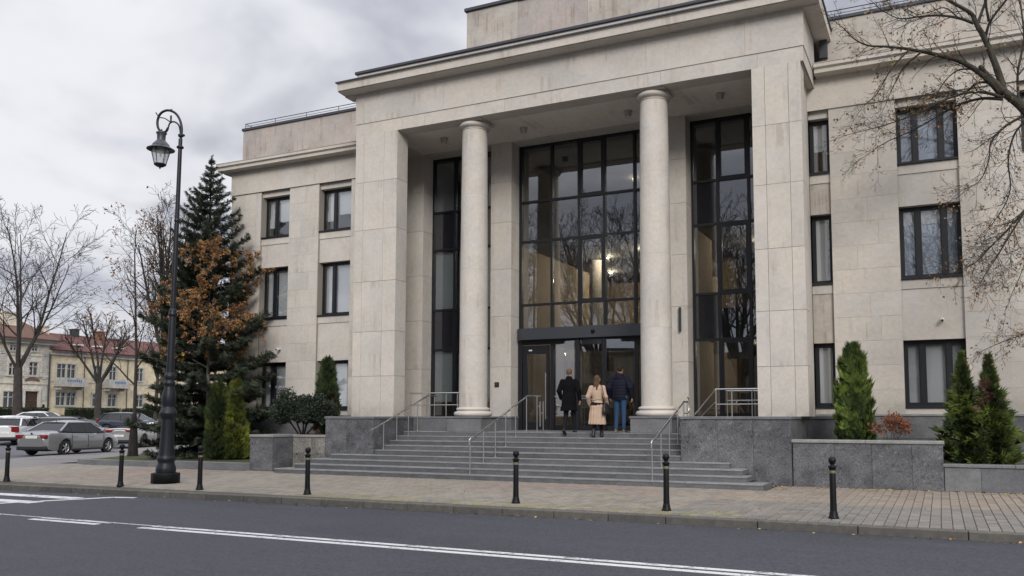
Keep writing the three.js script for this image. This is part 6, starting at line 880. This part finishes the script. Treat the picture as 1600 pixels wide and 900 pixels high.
        const backing = sp.splice(1, 1)[0]; mesh('rim', sp, rimM, wh); mesh('brake_disc', backing, dark, wh);
      }
      const tz = s * (hw(-h + 0.12) - o.tail[3] / 2 - 0.02); mesh('tail_lamp', at(new RoundedBoxGeometry(0.14, o.tail[2], o.tail[3], 4, 0.035), -h + o.tail[0], o.tail[1], tz, -s * 0.22), red, t);
      mesh('head_lamp', at(new RoundedBoxGeometry(0.30, 0.13, 0.30, 4, 0.05), h - 0.22, o.lampY || 0.68, s * (hw(h - 0.2) - 0.19), s * 0.35), lampM, t);
    }
    mesh('rear_bumper', at(new RoundedBoxGeometry(0.16, 0.17, W * 1.56, 4, 0.05), -h + 0.07, 0.33, 0), dark, t); mesh('front_grille', at(new RoundedBoxGeometry(0.06, 0.14, W * 1.1, 3, 0.03), h - 0.02, 0.42, 0), dark, t);
    if (o.plate) { const p = mesh('number_plate', at(cb(-0.012, 0.004, -0.055, 0.055, -0.26, 0.26, 0.003), -h - 0.004 + (o.plate[1] || 0), o.plate[0], 0), plateM, t), gl = []; for (let i = 0; i < 7; i++) { const z = -0.20 + i * 0.062; gl.push(bx(-0.0135, -0.012, -0.03, 0.03, z, z + 0.012), bx(-0.0135, -0.012, i % 2 ? 0.02 : -0.03, i % 2 ? 0.03 : -0.02, z + 0.012, z + 0.035)); } const c = mesh('plate_characters', gl, dark, p); c.geometry.translate(-h - 0.004 + (o.plate[1] || 0), o.plate[0], 0); }
    if (o.badge) mesh('badge', at(cyl(0.045, 0.045, 0.012, 16), -h + 0.015, o.badge, 0, 0, 0, Math.PI / 2), dark, t);
    if (o.chrome) mesh('chrome_strip', at(cb(-0.01, 0.01, -0.012, 0.012, -0.36, 0.36, 0.005), -h + 0.01, o.chrome, 0), M.steel, t);
    return t;
  }
  const H = (dx, dz) => Math.atan2(-dz, dx), silver = [0.40, 0.41, 0.42];
  const sedan = { L: 4.55, W: 1.76, H: 1.46, axles: [-1.32, 1.34], color: [0.27, 0.272, 0.275], deck: [[-2.28, 0.80], [-2.24, 0.90], [-2.14, 1.0], [-1.6, 1.04], [-0.8, 0.98], [0.9, 0.97], [1.2, 0.93], [1.9, 0.82], [2.2, 0.70], [2.28, 0.60]], belt: [[-2.28, 0.82], [-2.0, 0.92], [0.9, 0.88], [1.6, 0.80], [2.28, 0.58]], house: { rb: -1.62, rr: -0.95, fr: 0.42, fb: 1.14, top: 0.66, pillars: [-0.86, -0.02] }, seams: [-0.98, 0.0, 1.0], handles: [-0.78, 0.22], tail: [0.05, 0.80, 0.17, 0.40], plate: [0.78, 0.012], badge: 0.92, chrome: 0.865, antenna: true, sillTrim: true };
  const dir = [-0.27, -0.963];
  car('parked_sedan', 'silver grey saloon parked nearest, seen from behind with red tail lamps', [-34.5, -0.03, -24.9], H(...dir), sedan);
  car('parked_convertible', 'low silver open car parked just ahead of the silver saloon', [-38.6, 0.02, -31.9], H(-0.38, -0.925), { ...sedan, L: 4.35, H: 1.1, house: null, open: true, color: [0.40, 0.39, 0.37], axles: [-1.25, 1.28], deck: [[-2.18, 0.84], [-2.1, 0.98], [-1.5, 0.98], [0.6, 0.93], [1.9, 0.78], [2.18, 0.58]], belt: [[-2.18, 0.82], [-2.0, 0.92], [0.9, 0.86], [2.18, 0.56]], seams: [-0.3, 0.8], handles: [-0.1], tail: [0.05, 0.84, 0.14, 0.52], plate: [0.60, -0.01], badge: 0, chrome: 0.93, antenna: false });
  const hatchSpec = { L: 4.2, W: 1.76, H: 1.52, axles: [-1.25, 1.32], color: [0.035, 0.042, 0.062], deck: [[-2.1, 0.90], [-2.0, 0.98], [-1.2, 1.0], [0.9, 1.0], [1.25, 0.97], [1.9, 0.85], [2.1, 0.66]], belt: [[-2.1, 0.86], [-1.8, 0.96], [0.9, 0.91], [1.6, 0.84], [2.1, 0.6]], house: { rb: -1.98, rr: -1.6, fr: 0.42, fb: 1.3, top: 0.68, pillars: [-1.25, -0.3, 0.5] }, seams: [-0.95, 0.05, 1.02], handles: [-0.75, 0.25], tail: [0.06, 0.92, 0.3, 0.28], plate: [0.6, 0], badge: 0.8, sillTrim: true, lampY: 0.74 };
  car('parked_hatchback', 'dark blue grey hatchback parked side on beside the slim bare tree', [-52.2, rise(-52.2, -42) - 0.03, -42.2], H(0.93, -0.36), hatchSpec);
  car('parked_estate', 'grey estate car behind the silver saloon, bonnet to the right', [-43.8, rise(-43.8, -33) - 0.03, -31.6], H(0.86, -0.51), { ...hatchSpec, L: 4.7, H: 1.5, axles: [-1.4, 1.4], color: [0.11, 0.115, 0.125], deck: [[-2.35, 0.9], [-2.25, 0.98], [-1.2, 1.0], [0.9, 0.98], [1.3, 0.95], [2.1, 0.84], [2.35, 0.62]], belt: [[-2.35, 0.86], [-2.0, 0.95], [0.9, 0.9], [1.8, 0.82], [2.35, 0.58]], house: { rb: -2.2, rr: -1.8, fr: 0.45, fb: 1.3, top: 0.67, pillars: [-1.3, -0.35, 0.5] }, rails: true });
  car('parked_estate', 'white estate car with wide red tail lamps at the left edge', [-45.6, rise(-45.6, -28) - 0.03, -29.9], H(-0.62, -0.785), { ...hatchSpec, L: 4.6, H: 1.44, axles: [-1.35, 1.4], color: [0.60, 0.60, 0.60], metal: 0.1, deck: [[-2.3, 0.9], [-2.2, 0.98], [-1.2, 1.0], [0.9, 0.98], [1.3, 0.95], [2.1, 0.84], [2.3, 0.62]], belt: [[-2.3, 0.86], [-2.0, 0.95], [0.9, 0.9], [1.8, 0.82], [2.3, 0.58]], house: { rb: -2.1, rr: -1.6, fr: 0.45, fb: 1.3, top: 0.67, pillars: [-1.2, -0.3, 0.5] }, tail: [0.05, 0.80, 0.30, 0.52] });
  car('parked_hatchback', 'white hatchback showing its windscreen behind the red tail lamps', [-49.0, rise(-49.0, -30.6) - 0.03, -32.45], H(0.75, -0.66), { ...hatchSpec, L: 4.1, H: 1.40, color: [0.62, 0.63, 0.64], metal: 0.1 });
  car('parked_saloon', 'white saloon roof showing between the estate cars', [-54.6, rise(-54.6, -36.5) - 0.03, -37.3], H(0.9, -0.43), { ...sedan, color: [0.58, 0.59, 0.60], metal: 0.1 });
}

// ---------------------------------------------------------------- the houses and hedges across the side street
{
  const r = rng(90), X = -78, G0 = 1.28, plaster = (c, i) => mat('house_plaster_' + i, c, 0.9, { map: sized(T.rough, 3) }), yellow = plaster([0.80, 0.69, 0.48], 'yellow'), pale = plaster([0.74, 0.68, 0.56], 'pale'), trim = plaster([0.62, 0.60, 0.55], 'trim'), tiles = (c, i) => mat('roof_tiles_' + i, c, 0.85, { map: sized(T.rough, 1.3) }), redT = tiles([0.18, 0.085, 0.075], 'red'), brownT = tiles([0.145, 0.072, 0.048], 'brown'), glass = mat('house_glass', [0.03, 0.035, 0.04], 0.08, { ior: 1.8 }), brick = plaster([0.24, 0.12, 0.08], 'brick'), blue = mat('blue_print', [0.05, 0.13, 0.42], 0.7), wood = mat('door_wood', [0.055, 0.026, 0.016], 0.6);
  const F = (z0, z1, y0, y1, x0, x1) => bx(X + x0, X + x1, y0, y1, z1, z0);                // z0 nearer (greater) than z1
  function window(par, z0, z1, y0, y1, o = {}) {
    const s = 0.13, f = mesh('window', [F(z0 + s, z1 - s, y1, y1 + s, -0.05, 0.07), F(z0 + s, z1 - s, y0 - s * 0.8, y0, -0.05, 0.10), F(z0 + s, z0, y0, y1, -0.05, 0.07), F(z1, z1 - s, y0, y1, -0.05, 0.07)], trim, par);
    const n = o.n || 1, w = (z0 - z1) / n; for (let k = 0; k < n; k++) { const a = z0 - k * w, b = a - w, m = 0.055; mesh('frame', [F(a, a - m, y0, y1, -0.10, 0.0), F(b + m, b, y0, y1, -0.10, 0.0), F(a - m, b + m, y0, y0 + m, -0.10, 0.0), F(a - m, b + m, y1 - m, y1, -0.10, 0.0), F((a + b) / 2 + 0.03, (a + b) / 2 - 0.03, y0 + m, y1 - m, -0.09, 0.01), F(a - m, b + m, lerp(y0, y1, 0.66) - 0.03, lerp(y0, y1, 0.66) + 0.03, -0.095, 0.005), ...(n > 1 && k ? [F(a + 0.11, a - 0.11, y0, y1, -0.08, 0.02)] : [])], trim, f); mesh('pane', F(a - m, b + m, y0 + m, y1 - m, -0.16, -0.12), glass, f); }
    return f;
  }
  // the long yellow house
  const zb0 = -53.75, zb1 = -84, b = thing('yellow_house', 'long yellow two storey house with a red tiled roof and two balconies', 'house', [0, 0, 0]);
  const wall = mesh('wall', F(zb0, zb1, G0 - 1.5, 7.85, -11, -0.17), yellow, b), holesB = [[-54.5, -56.5, 5.35, 6.75], [-54.5, -56.6, 2.65, 3.98], [-58.45, -59.35, 5.35, 6.75], [-60.25, -61.1, 5.35, 6.75], [-58.45, -59.5, 2.6, 3.9], [-60.18, -61.2, 2.6, 3.9], [-63.5, -64.5, 2.58, 3.9], [-63.5, -64.4, 5.35, 6.75], [-66.8, -67.8, 2.58, 3.9], [-66.8, -67.8, 5.35, 6.75], [-70, -71, 2.58, 3.9], [-70, -71, 5.35, 6.75]];
  // the wall skin is cut round its openings
  const skin = (z0, z1, y0, y1, holes) => { const s = new THREE.Shape([[-z0, y0], [-z1, y0], [-z1, y1], [-z0, y1]].map((q) => new THREE.Vector2(...q))); for (const [a, c, d, e] of holes) s.holes.push(new THREE.Path([[-a, d], [-c, d], [-c, e], [-a, e]].map((q) => new THREE.Vector2(...q)))); const g = new THREE.ExtrudeGeometry(s, { depth: 0.165, bevelEnabled: false }); g.rotateY(Math.PI / 2); g.translate(X - 0.165, 0, 0); return boxUV(g); };
  mesh('facade', skin(zb0, zb1, G0 - 1.5, 7.85, holesB), yellow, b);
  holesB.forEach(([a, c, d, e], i) => window(b, a, c, d, e, { n: i < 2 ? 2 : 1 }));
  mesh('eaves', [F(zb0 + 0.1, zb1, 7.60, 7.86, 0.001, 0.25), F(zb0 + 0.1, zb1, 7.861, 8.0, 0.001, 0.42)], trim, b); mesh('gutter', F(zb0 + 0.1, zb1, 8.001, 8.10, 0.30, 0.5), M.zinc, b);
  mesh('string_course', F(zb0, zb1, 4.98, 5.08, 0.001, 0.05), trim, b); mesh('base_course', F(zb0, zb1, G0 - 1, 1.75, 0.001, 0.08), brick, b);
  for (const z of [-57.4, -62.4]) mesh('downpipe', bar([X + 0.1, G0, z], [X + 0.1, 7.9, z], 0.04, 8), M.zinc, b); mesh('downpipe', bar([X + 0.12, G0, zb0 + 0.05], [X + 0.12, 7.9, zb0 + 0.05], 0.07, 8), M.zinc, b);
  for (const [z0, z1, side] of [[-54.2, -57.0, 'left'], [-59.45, -61.8, 'right']]) { const bal = mesh('balcony', [F(z0, z1, 4.50, 4.66, 0.05, 1.15), F(z0 - 0.2, z0 - 0.32, 4.2, 4.5, 0.02, 0.9), F(z1 + 0.32, z1 + 0.2, 4.2, 4.5, 0.02, 0.9)], trim, b); mesh('balustrade', [F(z0, z1, 4.68, 5.36, 1.06, 1.12), F(z0, z0 - 0.06, 4.68, 5.36, 0.1, 1.05), F(z1 + 0.06, z1, 4.68, 5.36, 0.1, 1.05)], trim, bal); const pr = []; for (let k = 0; k < 8; k++) { const z = z0 - 0.7 - k * 0.2 * (z0 - z1) / 2.8; pr.push(F(z, z - 0.10, 4.95, 5.18, 1.121, 1.126)); } mesh('banner_print', pr, blue, bal); }
  const prism = (z0, z1, xf, xr, yf, yr, m, name, par, t = 0.14) => { const g = new THREE.BufferGeometry(), A = [[xf, yf], [xr, yr]]; const p = [[xf, yf, z0], [xf, yf, z1], [xr, yr, z1], [xr, yr, z0]], q = p.map(([x, y, z]) => [x, y - t, z]), f = []; const quad = (a, c, d, e) => f.push(...a, ...c, ...d, ...a, ...d, ...e); quad(p[0], p[1], p[2], p[3]); quad(q[0], q[3], q[2], q[1]); for (let i = 0; i < 4; i++) { const j = (i + 1) % 4; quad(p[i], q[i], q[j], p[j]); } g.setAttribute('position', new THREE.Float32BufferAttribute(f, 3)); g.computeVertexNormals(); return mesh(name, boxUV(g), m, par); };
  const roofB = prism(zb0 + 0.1, zb1, X + 0.5, X - 5.5, 8.05, 10.25, redT, 'roof', b); prism(zb0 + 0.1, zb1, X - 5.5, X - 11.4, 10.25, 8.05, redT, 'roof', b);
  { const rows = []; for (let k = 1; k < 15; k++) { const t = k / 15; rows.push(bx(lerp(X + 0.5, X - 5.5, t) - 0.02, lerp(X + 0.5, X - 5.5, t) + 0.02, lerp(8.05, 10.25, t) - 0.02, lerp(8.05, 10.25, t) + 0.035, zb1, zb0 + 0.1)); } tag(mesh('tile_courses', rows, redT, roofB), null, null, null, 'stuff'); }
  for (const z of [-57.5, -59.8, -62.2]) { const t = 0.32, sk = mesh('skylight', at(cb(-0.55, 0.55, 0, 0.14, -0.42, 0.42, 0.02), lerp(X + 0.5, X - 5.5, t), lerp(8.05, 10.25, t), z, 0, 0, 0).translate(0, 0, 0), M.blindWhite, roofB); }
  for (const [z, m, w] of [[-59.9, M.zinc, 0.5], [-62.8, brick, 0.75], [-72, brick, 0.8], [-56.6, pale, 0.4]]) mesh('chimney', [F(z + w / 2, z - w / 2, 9.4, 10.75, -5.6, -4.7), F(z + w / 2 + 0.08, z - w / 2 - 0.08, 10.751, 10.86, -5.68, -4.62)], m, roofB);
  rebase(b, X, G0, -68);
  // the taller ornate house at its left
  const za0 = -38, za1 = -53.72, a = thing('ornate_house', 'pale ornate house with white quoins, arched brickwork and a dark wooden door', 'house', [0, 0, 0]), holesA = [[-51.65, -52.6, 5.45, 6.75], [-49.8, -50.5, 5.4, 6.55], [-51.9, -52.5, 7.78, 8.28], [-49.8, -50.45, 7.7, 8.2], [-51.45, -52.75, 1.7, 3.98], [-49.4, -50.4, 2.4, 3.9], [-46.8, -47.8, 5.45, 6.75], [-46.8, -47.8, 2.5, 3.9], [-43.8, -44.8, 5.45, 6.75]];
  mesh('wall', F(za0, za1, G0 - 1.5, 8.7, -11, -0.17), pale, a); mesh('facade', skin(za0, za1, G0 - 1.5, 8.7, holesA), pale, a);
  holesA.forEach(([p, q, d, e], i) => { if (i !== 4) window(a, p, q, d, e); });
  const dr = mesh('door', F(-51.5, -52.7, 1.7, 3.1, -0.14, -0.08), wood, a); mesh('fanlight', F(-51.5, -52.7, 3.15, 3.93, -0.14, -0.09), wood, dr); mesh('door_leaf_panel', [F(-51.6, -52.05, 1.9, 2.95, -0.079, -0.05), F(-52.15, -52.6, 1.9, 2.95, -0.079, -0.05)], wood, dr); mesh('door_surround', [F(-51.2, -51.45, 1.3, 4.2, 0.002, 0.10), F(-52.75, -53.0, 1.3, 4.2, 0.002, 0.10), F(-51.45, -52.75, 3.98, 4.2, 0.002, 0.10)], trim, dr); mesh('notice', F(-53.2, -53.42, 2.4, 2.75, 0.002, 0.04), M.iron, a); mesh('white_panel', F(-53.1, -53.6, 3.1, 4.6, 0.002, 0.04), trim, a);
  for (let k = 0; k < 12; k++) for (const z of [za1 + 0.75, -51.2, -48.9]) mesh('quoin', F(z - (k % 2 ? 0.0 : 0.08), z - 0.62 + (k % 2 ? 0.0 : 0.08) - 0.0, 5.15 + k * 0.22, 5.15 + k * 0.22 + 0.185, 0.002, 0.06), trim, a);
  for (let k = 0; k < 7; k++) mesh('quoin', F(-50.9, -51.18, 2.0 + k * 0.3, 2.25 + k * 0.3, 0.002, 0.07), trim, a);
  for (let k = 0; k < 11; k++) { const w = (k - 5) * 0.16; mesh('arch_brick', at(bx(X + 0.002, X + 0.06, 0, 0.30, -0.05, 0.05), 0, 5.02 - Math.abs(k - 5) * 0.02, -52.1 - (k - 5) * 0.14, 0, w * 0.6), brick, a); }
  mesh('string_course', [F(za0, za1, 5.32, 5.44, 0.002, 0.09), F(za0, za1, 4.62, 4.72, 0.002, 0.07), F(za0, za1, 7.3, 7.4, 0.002, 0.06)], trim, a);
  mesh('eaves', [F(za0, za1 - 0.5, 8.45, 8.72, 0.002, 0.35), F(za0, za1 - 0.7, 8.721, 8.86, 0.002, 0.6)], trim, a);
  const roofA = prism(za0, za1 - 0.8, X + 0.7, X - 5.5, 8.95, 11.1, brownT, 'roof', a); mesh('gable', F(za1 + 0.001, za1 - 0.1, 7.9, 8.7, -11, -0.2), pale, a); prism(za0, za1 - 0.8, X - 5.5, X - 11.5, 11.1, 8.95, brownT, 'roof', a);
  mesh('chimney', [F(-51.4, -52.9, 9.6, 11.6, -4.6, -3.6), F(-51.3, -53.0, 11.601, 11.78, -4.7, -3.5)], pale, roofA);
  rebase(a, X, G0, -46);
  // clipped hedges in front
  const hl = leafGeo(0.11, 0.035, 0.3);
  [[-40, -51.6, 'clipped dark hedge in front of the pale ornate house'], [-53.8, -59.25, 'clipped dark hedge in front of the yellow house'], [-59.95, -68, 'clipped dark hedge at the right end of the yellow house']].forEach(([z0, z1, label]) => {
    const L = z0 - z1, t = thing('hedge', label, 'hedge', [-75.2, 1.2, (z0 + z1) / 2], 0, 'hedges before the houses'), list = []; mesh('branches', at(new RoundedBoxGeometry(0.8, 1.06, L, 3, 0.16), 0, 0.56, 0), mat('hedge_core', [0.012, 0.018, 0.008], 1), t);
    const n = Math.round(L * 420); for (let i = 0; i < n; i++) { const f = r(), z = (r() - 0.5) * L; let p; if (f < 0.62) p = V(0.42 + r() * 0.06, 0.03 + r() * 1.08, z); else if (f < 0.9) p = V((r() - 0.5) * 0.9, 1.10 + r() * 0.06, z); else p = V((r() - 0.5) * 0.86, r() * 1.1, (r() < 0.5 ? -1 : 1) * (L / 2 + r() * 0.04)); list.push({ m: place(p, V(r() - 0.2, r() - 0.1, r() - 0.5), r() * 6, 0.8 + r() * 0.7), c: col([0.012, 0.022, 0.008], [0.045, 0.062, 0.020], r() * r(), 0.8 + 0.4 * r()) }); }
    instanced('foliage', hl, M.leaf, list, t);
  });
  structure('far_kerb', bx(-74.2, -73.9, 0.4, 1.33, -110, -20), M.kerb[1]);
  structure('far_pavement', boxUV(bx(-78.2, -74.2, 0.3, 1.27, -110, -20)), M.flag);
}
// a long building across the road, behind the camera, which the doors mirror
{
  const t = thing('apartment_building', 'long plain building across the road, seen only as a reflection in the doors', 'building', [-26, -0.2, 46]), w = mat('distant_plaster', [0.20, 0.18, 0.15], 0.9, { map: sized(T.rough, 4) }), g = mat('distant_window', [0.02, 0.022, 0.026], 0.1);
  mesh('wall', bx(-48, 48, 0, 9.2, 0, 12), w, t); mesh('roof', [bx(-48.5, 48.5, 9.2, 9.6, -0.5, 12.5)], M.zinc, t);
  for (let x = -45; x < 46; x += 4.5) for (const y of [1.2, 4.2, 7.0]) mesh('window', bx(x, x + 1.6, y, y + 1.6, -0.06, -0.001), g, t);
  const hd = thing('hedge', 'long hedge along the far side of the road, mirrored in the doors', 'hedge', [-24, -0.2, 9.5]), r = rng(95), list = []; mesh('branches', bx(-40, 40, 0, 1.3, -0.4, 0.4), mat('far_hedge_core', [0.014, 0.02, 0.01], 1), hd);
  for (let i = 0; i < 9000; i++) list.push({ m: place(V((r() - 0.5) * 80, r() * 1.4, -0.42 - r() * 0.06), V(r() - 0.5, r() - 0.2, -r()), r() * 6, 1 + r()), c: col([0.012, 0.022, 0.008], [0.045, 0.062, 0.020], r()) }); instanced('foliage', leafGeo(0.11, 0.035, 0.3), M.leaf, list, hd);
}

renderer.render(scene, camera);
